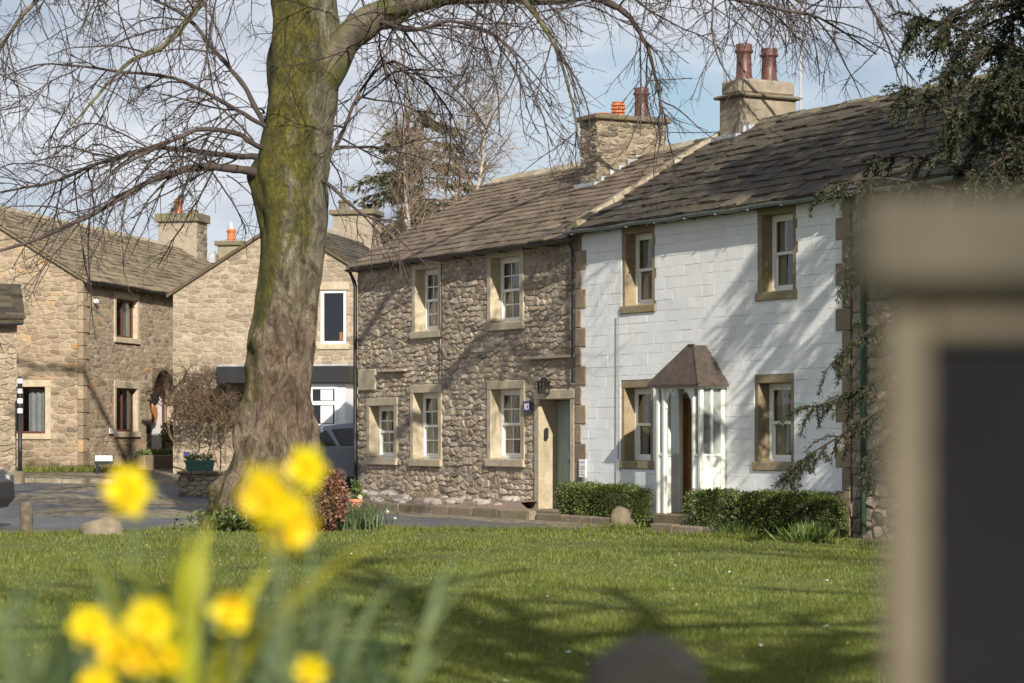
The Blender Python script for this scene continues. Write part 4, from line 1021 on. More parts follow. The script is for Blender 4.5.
P = np.random.default_rng(6).uniform((-.28, -.1, .2), (.28, .1, .34), (260, 3)); foliage('foliage', P, .07, 'pot_plant', wb, up=.5)
P = np.random.default_rng(7).uniform((-.25, -.12, .28), (.28, .1, .42), (60, 3)); foliage('flowers', P, .05, 'primrose', wb, asp=.9)

# bollard and boulder at the road edge
p = put(26.5, 35.9)
bo = MB(); bo.lathe((0, 0, 0), [(.105, -.2), (.10, .2), (.098, .49), (.085, .515), (.02, .52)], 14)
bo = bo.build('bollard', 'bollard_wood', label='short dark wooden bollard at the grass edge on the left', category='bollard', smooth=False); bo.location = p
def boulder(name, loc, sx, sy, sz, m, seed, nz_=.25, **kw):
    vs = []; fs = []; nu, nv = 18, 11
    for j in range(nv + 1):
        ph = -math.pi / 2 + math.pi * j / nv
        for i in range(nu):
            a = 2 * math.pi * i / nu; d_ = Vector((math.cos(ph) * math.cos(a), math.cos(ph) * math.sin(a), math.sin(ph)))
            f = 1 + nz_ * mnoise.noise(d_ * 1.3 + Vector((seed * 3.1, 0, 0))) * 1.6 + nz_ * .5 * mnoise.noise(d_ * 3.2 + Vector((0, seed * 1.7, 0)))
            f = min(f, 1.12)
            vs.append((d_.x * sx * f, d_.y * sy * f, d_.z * sz * f))
    for j in range(nv):
        for i in range(nu): fs.append((j * nu + i, j * nu + (i + 1) % nu, (j + 1) * nu + (i + 1) % nu, (j + 1) * nu + i))
    o = link(name, npmesh(name, vs, fs, m, True), **kw); o.location = loc; return o
boulder('boulder', put(103, 36.0, .03), .36, .3, .24, 'kerb_stone', 1, label='low brown boulder at the road edge left of the big trunk', category='boulder')
bp = put(622, 38.8, .12); boulder('boulder', bp, .19, .18, .25, 'kerb_stone', 2, .35, label='upright pale-footed boulder on the verge before the porch', category='boulder')
P = np.random.default_rng(8).normal(0, 1, (500, 3)) * (.3, .15, .02) + np.array(bp) + (.05, -.2, -.12); foliage('grass_tuft', P, .13, 'grass_blade', asp=.12, up=1.5, label='small grass tuft growing round the pale-footed boulder', category='grass', kind='stuff')
boulder('stone', (at(646, 690, 3.55).x, 3.55, .96), .098, .08, .135, 'dark_rock', 8, .12, label='blurred dark rounded stone at the bottom edge of the picture', category='stone')

# ------------------------------------------------------------------ beds and hedges before the terrace
bed = MB(); n_ = 20
vs = []
for i in range(n_ + 1):
    for pq_, z in ((-.05, .16), (.4, .14), (.8, .07), (1.2, .02)):
        t = -8.75 + (7.3 + max(0, pq_ - .4) * 2.35) * i / n_; q = row_pt(t, pq_, z + .03 * mnoise.noise(Vector((t * 2, pq_ * 3, 0)))); vs.append(tuple(q))
bed.add(vs, [(i * 4 + j, i * 4 + j + 1, (i + 1) * 4 + j + 1, (i + 1) * 4 + j) for i in range(n_) for j in range(3)]).build('gravel_bed', 'gravel', kind='structure')
def kerb(name, t0, t1, p, top, seed, h=.4, m='kerb_stone'):
    k0, k1 = row_pt(t0, p - .03), row_pt(t1, p - .03)
    root = MB().add([row_pt(t0, p - .16, top - .05), row_pt(t1, p - .16, top - .05), row_pt(t1, p - .1, top - .3), row_pt(t0, p - .1, top - .3)], [(0, 1, 2, 3)]).build(name, 'verge', kind='structure')
    r_ = random.Random(seed); t = t0; pcs_ = []
    while t < t1 - .1:
        w = min(r_.uniform(.55, 1.0), t1 - t)
        if t1 - t - w < .25: w = t1 - t
        q = row_pt(t + w / 2, p, top - h / 2 + r_.uniform(-.012, .012))
        pcs_.append((0, Matrix.Translation(q) @ Matrix.Rotation(ROWANG + r_.uniform(-.012, .012), 4, 'Z') @ Matrix.Diagonal((w - .01, .17 + r_.uniform(-.02, .02), h, 1)), 1)); t += w
    emit(root, 'kerb_stone', m, kpool, pcs_)
kerb('bed_kerb', -8.7, .42, 1.22, .05, 1)
kerb('hedge_kerb', .46, 3.15, 1.12, -.0, 2)
kerb('corner_kerb', 4.75, 6.6, 1.5, -.02, 3)
MB().add([row_pt(-1.9, -.05, -.03), row_pt(3.2, -.05, -.03), row_pt(3.2, 1.1, -.05), row_pt(-1.9, 1.1, -.05)], [(0, 3, 2, 1)]).build('door_path', 'gravel', kind='structure')
vs = []
for i in range(41):
    t = -8.8 + 12.2 * i / 40
    for pq_ in (1.2, 1.9 + .25 * math.sin(i * .7) + .12 * math.sin(i * 2.1)): q = row_pt(t, pq_); vs.append((q.x, q.y, gz(q.x, q.y) + (.05 if pq_ == 1.2 else .009)))
MB().add(vs, [(2 * i, 2 * i + 1, 2 * i + 3, 2 * i + 2) for i in range(40)]).build('dirt_verge', 'verge', kind='structure')
r_ = random.Random(4)
for i in range(26):
    t = -8.5 + 6.7 * (i + r_.uniform(-.3, .3)) / 25; pq_ = r_.choice((.2, .45, .7, .95)); s = r_.uniform(.07, .17)
    lab = 'pale rock in the gravel bed under the rubble cottage windows'
    boulder('rock', row_pt(t, pq_, .14 - .09 * pq_ + s * .18), s * 1.25, s, s * .62, 'rock', 10 + i, .3, label=lab, category='rock', group='rocks in the gravel bed')
P = np.array([row_pt(r_.uniform(-8.5, -1.8), r_.uniform(.15, 1.05), .12) for _ in range(26)])
PP_ = np.repeat(P, 26, 0) + np.random.default_rng(9).normal(0, 1, (26 * 26, 3)) * (.09, .09, .03)
foliage('alpine_plants', PP_, .05, 'daffodil_leaf', up=.6, label='low alpine plants scattered in the gravel bed', category='plants', kind='stuff')

def hedge(t0, t1, p0, p1, z0, z1, label, seed):
    root = empty('box_hedge', row_pt((t0 + t1) / 2, (p0 + p1) / 2, z0), ROWANG, label=label, category='hedge', group=None)
    hx, hy, hz_ = (t1 - t0) / 2, (p1 - p0) / 2, z1 - z0
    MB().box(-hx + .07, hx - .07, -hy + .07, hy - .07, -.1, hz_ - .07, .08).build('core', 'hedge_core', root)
    r = np.random.default_rng(seed); n = int(5200 * (hx * 2 * (hy * 2 + 2 * hz_) + 2 * hy * hz_))
    d = r.uniform(-1, 1, (n, 3)); ax = r.choice(3, n, p=np.array([hy * hz_, hx * hz_ * 1.4, hx * hy * 1.2]) / (hy * hz_ + hx * hz_ * 1.4 + hx * hy * 1.2))
    d[np.arange(n), ax] = np.sign(d[np.arange(n), ax]); d[:, 2] = np.where(ax == 2, 1, d[:, 2])
    # superellipsoid rounding plus lumps
    l6 = (np.abs(d) ** 8).sum(1) ** (1 / 8); d = d / l6[:, None]
    P = d * (hx, hy, hz_ / 2) + (0, 0, hz_ / 2)
    lump = .035 * np.sin(P[:, 0] * 4.1 + seed) * np.sin(P[:, 2] * 6 + seed * 2) + .02 * np.sin(P[:, 0] * 11 + 2 * seed)
    P += d * (lump + r.normal(-.02, .028, n))[:, None]
    foliage('foliage', P, .034, 'hedge_leaf', root, asp=.6, dirs=d * .8, seed=seed)
    return root
hedge(rt(557, .98), rt(627, .6), .30, .98, -.05, .48, 'long clipped box hedge between the green door and the porch', 1)
hedge(rt(627, 1.05), rt(653, .74), .74, 1.05, -.05, .46, 'small cube-shaped box bush just left of the porch', 2)
hedge(rt(687, 1.3), rt(731, .9), .70, 1.30, -.08, .49, 'clipped box bush just right of the porch', 3)
hedge(rt(725, 1.6), rt(852, .8), .80, 1.75, -.2, .49, 'large clipped hedge under the right-hand lower window', 4)
for i, (px, pq_, s, lab) in enumerate(((741, 1.9, .22, 'strappy green tuft at the left foot of the large hedge'), (808, 1.95, .27, 'strappy green tuft at the right foot of the large hedge'))):
    q = row_pt(rt(px, pq_), pq_, -.15); r = np.random.default_rng(20 + i)
    P = r.normal(0, 1, (260, 3)) * (.14, .14, 0) + np.array(q); dd = (P - np.array(q)) * 2.2 + (0, 0, 1)
    foliage('strappy_tuft', P, s, 'pot_plant', asp=.09, dirs=dd, seed=30 + i, label=lab, category='plant')

# ------------------------------------------------------------------ cars
def car(name, loc, rz, paint, label):
    root = empty(name, loc, rz, label=label, category='car')
    # side outline (x forward, z up), rear at x=-2.2
    low = [(-2.2, .42), (-2.26, .62), (-2.22, .95), (-2.12, 1.08), (1.0, 1.06), (1.5, 1.02), (2.05, .90), (2.2, .72), (2.22, .45), (2.1, .30), (-2.1, .30)]
    top = [(-2.10, 1.07), (-1.92, 1.42), (-1.70, 1.60), (-1.1, 1.675), (-.2, 1.67), (.35, 1.58), (.75, 1.35), (1.12, 1.06)]
    def loft(o, ws):
        n = len(o); vs = []; fs = []
        cx_ = sum(a for a, b in o) / n; cz_ = sum(b for a, b in o) / n
        for w, s in ws: vs += [(cx_ + (a - cx_) * s, w, cz_ + (b - cz_) * s) for a, b in o]
        for k_ in range(len(ws) - 1):
            for i in range(n): fs.append((k_ * n + i, k_ * n + (i + 1) % n, (k_ + 1) * n + (i + 1) % n, (k_ + 1) * n + i))
        fs += [list(range(n))[::-1], [(len(ws) - 1) * n + i for i in range(n)]]
        return vs, [f[::-1] for f in fs]
    b = MB(); b.add(*loft(low, [(-.91, .95), (-.89, .985), (-.80, 1.0), (.80, 1.0), (.89, .985), (.91, .95)]))
    def gw(a, z): return .86 - (z - 1.06) * .30
    n = len(top); vs = [(a, -gw(a, z), z) for a, z in top] + [(a, -gw(a, z) * .92, z + .01) for a, z in top] + [(a, gw(a, z) * .92, z + .01) for a, z in top] + [(a, gw(a, z), z) for a, z in top]
    fs = [(k_ * n + i, k_ * n + i + 1, (k_ + 1) * n + i + 1, (k_ + 1) * n + i) for k_ in range(3) for i in range(n - 1)] + [list(range(n))[::-1], [3 * n + i for i in range(n)]]
    b.add(vs, [f[::-1] for f in fs]); b.build('body', paint, root)
    for sd in (-1, 1):
        for poly in ([(-1.95, 1.10), (-1.80, 1.42), (-1.62, 1.50), (-1.38, 1.10)], [(-1.30, 1.10), (-1.52, 1.52), (-.62, 1.585), (-.56, 1.10)], [(-.48, 1.10), (-.52, 1.585), (-.15, 1.57), (.30, 1.47), (.82, 1.12)]):
            vs = [(a, sd * (gw(a, z) + .012), z) for a, z in poly]; MB().add(vs, [list(range(len(vs)))[::sd * -1]]).build('side_window', 'car_glass', root)
        for xw in (-1.35, 1.38):
            wh = MB().lathe((xw, sd * .80, .34), [(.2, -.1), (.32, -.11), (.34, -.08), (.34, .08), (.32, .11), (.2, .1)], 24, 1).build('wheel', 'tyre', root)
            MB().lathe((xw, sd * .80, .34), [(.21, -.115), (.05, -.09), (.05, .09), (.21, .115)], 16, 1).build('rim', 'rim', wh)
            MB().lathe((xw, sd * .79, .36), [(.41, -.10), (.41, .118), (.36, .122)], 24, 1).build('wheel_arch', 'tyre', root)
        MB().box(-2.27, -2.12, sd * .8 - .1, sd * .8 + .06, .82, 1.05, .02).build('tail_light', 'tail_red', root)
        MB().box(2.05, 2.2, sd * .7 - .14, sd * .7 + .14, .70, .84, .02).build('headlight', 'rim', root)
        MB().box(.55, .75, sd * .98 - .09, sd * .98 + .09, 1.06, 1.2, .03).build('door_mirror', paint, root)
    MB().add([(-2.085, -.7, 1.13), (-2.085, .7, 1.13), (-1.925, .62, 1.44), (-1.925, -.62, 1.44)], [(0, 3, 2, 1)]).build('rear_window', 'car_glass', root)
    MB().add([(1.08, -.72, 1.12), (1.08, .72, 1.12), (.62, .66, 1.45), (.62, -.66, 1.45)], [(0, 1, 2, 3)]).build('windscreen', 'car_glass', root)
    MB().box(-2.27, -2.24, -.26, .26, .62, .73).build('number_plate', 'sign_white', root)
    return root
cg = car('parked_car', (-2.6, 55.8, .13), 0, 'car_grey', 'dark grey parked car between the big trunk and the rubble cottage')
cg.scale.z = .9
car('parked_car', (-10.34, 38.7, -.1), 0, 'car_black', 'black car cut off by the left edge of the picture')

# ------------------------------------------------------------------ trees
class Br:
    def __init__(s): s.V = []; s.F = []; s.n = 0; s.tips = []
    def add(s, pts, rad, sides):
        pts = np.asarray(pts, float); k_ = len(pts); rad = np.asarray(rad, float)
        t = np.gradient(pts, axis=0); t /= np.linalg.norm(t, axis=1)[:, None] + 1e-9
        ref = np.array((.31, .85, .1)) if abs(t[0, 1]) < .8 else np.array((.9, .1, .3))
        a = np.cross(t, ref); a /= np.linalg.norm(a, axis=1)[:, None] + 1e-9; b = np.cross(t, a)
        w = np.arange(sides) * 2 * np.pi / sides
        V = pts[:, None] + rad[:, None, None] * (np.cos(w)[None, :, None] * a[:, None] + np.sin(w)[None, :, None] * b[:, None])
        i = np.arange(k_ - 1)[:, None] * sides; j = np.arange(sides)[None]; j2 = (j + 1) % sides
        s.V.append(V.reshape(-1, 3)); s.F.append(np.stack([i + j, i + j2, i + sides + j2, i + sides + j], -1).reshape(-1, 4) + s.n); s.n += k_ * sides
    def build(s, name, m, parent, smooth=True, **kw):
        return link(name, npmesh(name, np.vstack(s.V), np.vstack(s.F), m, smooth), parent, **kw)
def unit(v): return v / (np.linalg.norm(v) + 1e-9)
def spline(pts, n):
    pts = np.asarray(pts, float); k_ = len(pts); out = []
    P = np.vstack([2 * pts[0] - pts[1], pts, 2 * pts[-1] - pts[-2]])
    for u in np.linspace(0, k_ - 1 - 1e-6, n):
        i = int(u); t = u - i; a, b, c, d = P[i], P[i + 1], P[i + 2], P[i + 3]
        out.append(.5 * (2 * b + (c - a) * t + (2 * a - 5 * b + 4 * c - d) * t * t + (3 * b - a - 3 * c + d) * t ** 3))
    return np.array(out)
def grow(B, r, p, d, L, rad, lev, C, leafs=None):
    n = max(3, int(L / C['seg'])); st = L / n; pts = [p]; dd = unit(np.array(d, float))
    dr = C['droop'][lev]; wd = C['wander'][lev]; bias = r.normal(0, wd * .4, 3)
    for i in range(n):
        dd = unit(dd + r.normal(0, wd, 3) + bias + np.array((0, 0, -dr)) * (.4 + i / n)); pts.append(pts[-1] + dd * st)
    pts = np.array(pts); rd = rad * np.linspace(1, .35, n + 1) ** .8 + .0012
    B.add(pts, rd, C['sides'][lev])
    if leafs is not None and lev >= C.get('leaflev', 9):
        for i in range(1, n + 1): leafs.append((pts[i], unit(pts[i] - pts[i - 1])))
    if lev < C['max']: spawn(B, r, pts, rd, L, lev, C, leafs)
def spawn(B, r, pts, rd, L, lev, C, leafs=None, t0=.12, dens=1.0):
    seglen = np.linalg.norm(np.diff(pts, axis=0), axis=1); cum = np.concatenate([[0], np.cumsum(seglen)]); tot = cum[-1]
    k_ = max(1, int(r.poisson(tot * C['dens'][lev] * dens)))
    for u in r.uniform(t0, 1, k_):
        x = u * tot; i = min(np.searchsorted(cum, x) - 1, len(pts) - 2); i = max(i, 0); f = (x - cum[i]) / (seglen[i] + 1e-9)
        p = pts[i] + f * (pts[i + 1] - pts[i]); t = unit(pts[i + 1] - pts[i])
        v = unit(np.cross(t, r.normal(0, 1, 3)) + np.array(C['bias'][lev])); a = math.radians(r.uniform(*C['ang'][lev]))
        d = t * math.cos(a) + v * math.sin(a)
        ln = min(C['len'][lev] * r.uniform(.45, 1.25), 1.2 * tot) * (1.15 - .5 * u)
        rr = min(rd[i] * .62, C['rad'][lev] * (ln / C['len'][lev]) ** .6)
        grow(B, r, p, d, ln, rr, lev + 1, C, leafs)

# --- the great bare tree on the green
TY = 38.5; S_ = TY / F
tree = empty('great_tree', (at(270, 530, TY).x, TY, -.15), 0, label='massive bare tree with mossy burred trunk and drooping twigs on the green', category='tree')
TO = np.array(tree.location)
prof = [(548, 268, 66), (530, 268, 60), (510, 267, 54), (490, 269, 50), (450, 273, 41), (400, 276, 36), (350, 281, 34), (300, 286, 34), (230, 293, 35), (195, 291, 38), (170, 290, 41), (120, 297, 36), (60, 305, 39), (0, 303, 34), (-80, 300, 30), (-200, 305, 25), (-330, 298, 18), (-460, 304, 10), (-560, 300, 4)]
pp = np.array([((x - 512) * S_, TY, zat(y, TY)) for y, x, r in prof]) - TO; pr_ = np.array([r * S_ for _, _, r in prof])
NR, NS = 150, 56
cl = spline(pp, NR); rr = np.interp(np.linspace(0, len(prof) - 1, NR), np.arange(len(prof)), pr_)
vs = []
for i in range(NR):
    z = cl[i][2]
    for k_ in range(NS):
        a = 2 * math.pi * k_ / NS; c, s = math.cos(a), math.sin(a)
        q = Vector((c * 1.1, s * 1.1, z * .5))
        flare = max(0, 1 - z / 1.5) ** 1.6
        f = 1 + .05 * math.sin(3 * a + z * .3) + .045 * math.sin(5 * a + 1 + z * .8) + flare * (.10 * max(0, math.sin(4 * a + .6)) + .02)
        f += .10 * mnoise.noise(q * 1.6) + .05 * mnoise.noise(q * 5)
        bur = max(0, mnoise.noise(Vector((c * 1.5 + 7, s * 1.5, z * 1.5))) - .22) * (.9 if z < 3.2 else .35)
        bur += max(0, mnoise.noise(Vector((c * 3.5 + 3, s * 3.5, z * 3.2))) - .15) * (.28 if z < 3.2 else .12)
        f = f * .91 + bur * .6 + .05 * abs(mnoise.noise(Vector((c * 9, s * 9, z * 7)))) * (1 if z < 3 else .4)
        for (bz, ba, bw, bh_) in ((5.25, math.pi, .5, .16), (1.6, -1.9, .45, .13), (2.6, -1.5, .35, .10), (.55, math.pi * 1.1, .5, .07)):
            da = (a - ba + math.pi) % (2 * math.pi) - math.pi
            f += bh_ * math.exp(-((z - bz) / bw) ** 2 - (da / .7) ** 2)
        vs.append((cl[i][0] + rr[i] * f * c, cl[i][1] + rr[i] * f * s, z - (.25 if i == 0 else 0)))
fs = np.array([(i * NS + k_, i * NS + (k_ + 1) % NS, (i + 1) * NS + (k_ + 1) % NS, (i + 1) * NS + k_) for i in range(NR - 1) for k_ in range(NS)])
link('trunk', npmesh('trunk', vs, fs, 'bark', True), tree)
R = np.random.default_rng(42)
CB = dict(seg=.16, sides=[6, 4, 3, 3], droop=[.02, .06, .05, .04], wander=[.08, .10, .13, .17], dens=[3.7, 4.6, 3.4], len=[1.9, .72, .30], rad=[.016, .0075, .0046],
          ang=[(25, 75), (25, 65), (25, 70)], bias=[(0, 0, -.25), (0, 0, -.15), (0, 0, 0)], max=3)
LIMBS = [  # (pixel x, pixel y, metres nearer or farther, radius px)
    ([(298, 135, .1, 15), (318, 88, 0, 19), (345, 42, -.2, 17), (380, 14, -.5, 14), (425, -2, -.8, 12), (480, -6, -1, 10), (540, -3, -1.2, 9), (592, -8, -1.4, 8), (660, -35, -1.6, 6), (760, -50, -1.8, 5), (850, -40, -2, 3), (910, 0, -2.2, 1.5)], 1.1),
    ([(310, 110, .2, 10), (332, 66, .2, 12), (360, 30, .6, 9), (400, 12, 1, 8), (450, -20, 1.5, 7), (540, -60, 2, 5), (640, -80, 2.4, 4), (740, -50, 2.6, 2.5), (800, 0, 2.7, 1.4)], 1.2),
    ([(285, 176, -.1, 6.5), (254, 172, -.2, 6.5), (228, 168, -.5, 5.5), (190, 167, -.8, 5), (150, 180, -1, 4.2), (110, 202, -1.2, 3.6), (70, 222, -1.3, 3), (25, 242, -1.5, 2.4), (-25, 255, -1.7, 1.4)], 1.15),
    ([(285, 160, .1, 4.5), (254, 158, .3, 4.5), (225, 155, .6, 4), (190, 149, 1, 3.6), (150, 147, 1.3, 3.2), (100, 163, 1.6, 2.6), (50, 182, 1.8, 2), (-10, 192, 2, 1.3)], 1.1),
    ([(285, 155, -.1, 3.8), (256, 145, -.5, 3.8), (236, 132, -.8, 3.6), (200, 129, -1.2, 3.2), (160, 146, -1.6, 2.6), (120, 168, -2, 2), (85, 200, -2.2, 1.2)], 1.1),
    ([(290, 150, .1, 4), (262, 122, .3, 4), (240, 86, .9, 3.6), (213, 55, 1.4, 3.2), (188, 26, 1.8, 2.7), (160, 6, 2, 2.2), (120, -12, 2.2, 1.4)], 1.0),
    ([(290, 145, -.1, 3.4), (262, 126, -.3, 3.4), (225, 104, -.7, 3), (175, 78, -1.1, 2.5), (115, 70, -1.4, 2), (45, 64, -1.7, 1.3), (0, 75, -1.8, .9)], 1.0),
    ([(270, -20, -.4, 8), (225, -25, -1, 7), (200, 2, -1.5, 5), (165, 44, -2, 4), (130, 62, -2.2, 3), (95, 100, -2.4, 2), (70, 130, -2.4, 1.2)], 1.1),
    ([(275, -60, .4, 9), (200, -75, 1.2, 7), (120, -60, 2, 5), (60, -25, 2.4, 4), (20, 15, 2.6, 2.6), (-15, 70, 2.7, 1.4)], 1.2),
    ([(270, -120, -.6, 9), (180, -120, -1.6, 7), (90, -90, -2.2, 5), (20, -40, -2.6, 3.4), (-10, 20, -2.8, 2.2), (0, 90, -3, 1.2)], 1.2),
    ([(305, 190, .1, 3), (328, 160, .3, 3), (345, 130, .6, 2.6), (362, 90, .9, 2.2), (395, 62, 1.2, 1.8), (440, 95, 1.5, 1.4), (470, 150, 1.7, .9)], 1.0),
    ([(300, 172, -.1, 3), (326, 185, -.3, 3), (345, 205, -.6, 2.4), (370, 222, -.9, 1.8), (400, 226, -1.1, 1.1)], .8),
    ([(320, -40, -.6, 9), (400, -60, -1.4, 7), (480, -40, -2, 5), (530, 10, -2.4, 3.6), (560, 60, -2.6, 2.4), (575, 130, -2.7, 1.2)], 1.2),
    ([(592, -4, -1.4, 6), (625, 18, -1.2, 4), (642, 52, -1.1, 2.8), (652, 95, -1, 1.6), (650, 130, -1, .9)], .8),
    ([(740, -50, 2.6, 3.5), (800, -40, 2.4, 3), (860, -10, 2.2, 2.2), (885, 40, 2.1, 1.5), (900, 90, 2.1, .9)], .7),
    ([(660, -35, -1.6, 4), (700, -10, -2, 3), (760, 5, -2.4, 2.4), (820, 20, -2.6, 1.7), (870, 55, -2.8, .9)], .7),
    ([(380, 22, -.5, 4), (410, 30, -1.8, 3), (450, 20, -2.2, 2.4), (500, 40, -2.6, 1.8), (530, 90, -2.8, 1.2), (550, 150, -3, .8)], 1.0),
]
TW = Br()
for k_, (L_, dens) in enumerate(LIMBS):
    P = np.array([tuple(at(x, y, TY + d)) for x, y, d, r in L_]) - TO; rr_ = np.array([r * (1 if k_ < 2 else .72) * (TY + d) / F for x, y, d, r in L_])
    n = 46; c = spline(P, n); rad = np.interp(np.linspace(0, len(P) - 1, n), np.arange(len(P)), rr_)
    c += np.cumsum(R.normal(0, .006, (n, 3)), 0) * (np.linspace(0, 1, n) > .03)[:, None]
    rad = rad * (1 + .08 * np.sin(np.arange(n) * 1.3) + R.normal(0, .03, n))
    b = Br(); b.add(c, rad, 12 if rr_[0] > .1 else 8); b.build('limb', 'limb_bark' if rr_[0] > .075 else 'branch_bark', tree)
    spawn(TW, R, c, rad, 4, 0, CB, dens=dens)
CH = dict(CB, droop=[.035, .05, .05, .04], dens=[0, 4.2, 3.2])   # long pendulous shoots hanging from the limbs overhead
for x0_, x1_, y0_, y1_, n_, l0, l1 in ((345, 600, -45, 15, 30, 1.0, 3.2), (600, 900, -60, -5, 40, 1.0, 2.3), (0, 262, -50, 0, 24, .9, 2.4), (335, 420, 40, 120, 8, .8, 1.8), (20, 245, 60, 190, 18, .6, 1.4)):
    for _ in range(n_):
        p_ = np.array(at(R.uniform(x0_, x1_), R.uniform(y0_, y1_), TY + R.uniform(-2.5, 2.5))) - TO
        grow(TW, R, p_, (R.normal(0, .55), R.normal(0, .4), R.uniform(-.9, .3)), R.uniform(l0, l1), .0105, 1, CH)
for h in np.linspace(9, 15, 5):                     # upper limbs, above the picture
    a = R.uniform(0, 2 * math.pi); i = int(np.argmin(np.abs(cl[:, 2] - h)))
    grow(TW, R, cl[i], (math.cos(a), math.sin(a), .7), 4.5, .12, 0, dict(CB, dens=[2.0, 2.6, 0], max=2))
TW.build('twigs', 'branch_bark', tree, kind='stuff')

# --- birch and spruce behind the rubble cottage
def bare_tree(name, loc, H, label, seed, m='birch_bark', tw='branch_bark', spread=1.0, stems=((0, 0),), dens=1.0, r0=.14, cfg=None):
    root = empty(name, loc, 0, label=label, category='tree')
    r = np.random.default_rng(seed); T = Br(); W = Br()
    C = cfg or dict(seg=.3, sides=[5, 3, 3, 3], droop=[.01, .03, .06, .05], wander=[.07, .12, .16, .2], dens=[1.7, 2.6, 3.0], len=[1.9, .95, .5], rad=[.03, .013, .008],
             ang=[(25, 60), (25, 60), (25, 70)], bias=[(0, 0, .15), (0, 0, 0), (0, 0, -.2)], max=3)
    for sx, ln in stems:
        n = 26; pts = [np.zeros(3)]; d = np.array((sx, r.normal(0, .04), 1.0))
        for i in range(n): d = unit(d + r.normal(0, .045, 3) + np.array((-sx * .02, 0, .02))); pts.append(pts[-1] + d * (H + ln) / n)
        pts = np.array(pts); rad = r0 * np.linspace(1, .10, n + 1); T.add(pts, rad, 10)
        spawn(W, r, pts, rad, H, 0, dict(C, len=[C['len'][0] * spread, *C['len'][1:]]), t0=.32, dens=dens)
    T.build('trunk', m, root); W.build('twigs', tw, root, kind='stuff')
    return root
bp = Vector(((438 - 512) * 72 / F, 72, 0.3))
bare_tree('birch_tree', bp, 12.2, 'pale-stemmed bare birch rising behind the rubble cottage roof', 3, stems=((-.05, 0), (.10, -1.0), (-.16, -1.5), (.03, -.5)), dens=3.2, tw='pale_twig', r0=.17, spread=1.35)
def conifer(name, loc, H, rb, m, label, seed, nb=110, trunk='yew_bark', z0=.12, sprays=26, ln=.34):
    root = empty(name, loc, 0, label=label, category='tree'); r = np.random.default_rng(seed)
    T = Br(); T.add([(0, 0, -.3), (0, 0, H * .5), (.05, 0, H)], [H * .022, H * .014, .01], 10); T.build('trunk', trunk, root)
    B = Br(); P = []; Dv = []
    for k_ in range(nb):
        u = z0 + (1 - z0) * (k_ + r.random()) / nb; z = u * H; L = rb * (1 - u) ** .5 * r.uniform(.75, 1.15) + .25; a = r.uniform(0, 2 * math.pi)
        n = 8; t = np.linspace(0, 1, n); pts = np.stack([np.cos(a) * L * t, np.sin(a) * L * t, z + L * (.15 * t - .45 * t ** 2 + .12 * t ** 4)], 1)
        B.add(pts, np.linspace(.03, .008, n), 4)
        for s_ in range(int(sprays * L / rb) + 5):
            tt = r.uniform(.15, 1); p = np.array([np.interp(tt, t, pts[:, q]) for q in range(3)]); sd = r.choice((-1, 1))
            d = np.array((np.cos(a + sd * .8), np.sin(a + sd * .8), -.35)); m_ = int(6 * (1.15 - tt) + 3)
            for q in range(m_): P.append(p + d * q * .11 * L / rb * 1.3 + r.normal(0, .03, 3)); Dv.append(d + np.array((0, 0, -.25)))
    B.build('branches', trunk, root, kind='stuff')
    foliage('foliage', np.array(P), ln, m, root, asp=.28, dirs=np.array(Dv), seed=seed)
    return root
conifer('spruce_tree', Vector(((420 - 512) * 78 / F, 78, .3)), 11.6, 4.2, 'spruce_leaf', 'dull green spruce behind the rubble cottage, left of the birch', 5, nb=110, ln=.30, sprays=24)
conifer('spruce_tree', Vector(((468 - 512) * 80 / F, 80, .3)), 9.2, 3.6, 'spruce_leaf', 'lower spruce peeping over the rubble cottage roof, right of the birch', 6, nb=80, ln=.26, sprays=20)
bare_tree('bare_bush', Vector(((360 - 512) * 76 / F, 76, .3)), 5.6, 'small bare bush among the far roofs right of the big trunk', 9, m='pale_twig', tw='pale_twig', stems=((-.2, 0), (.2, -.6), (.05, -.3)), r0=.08)

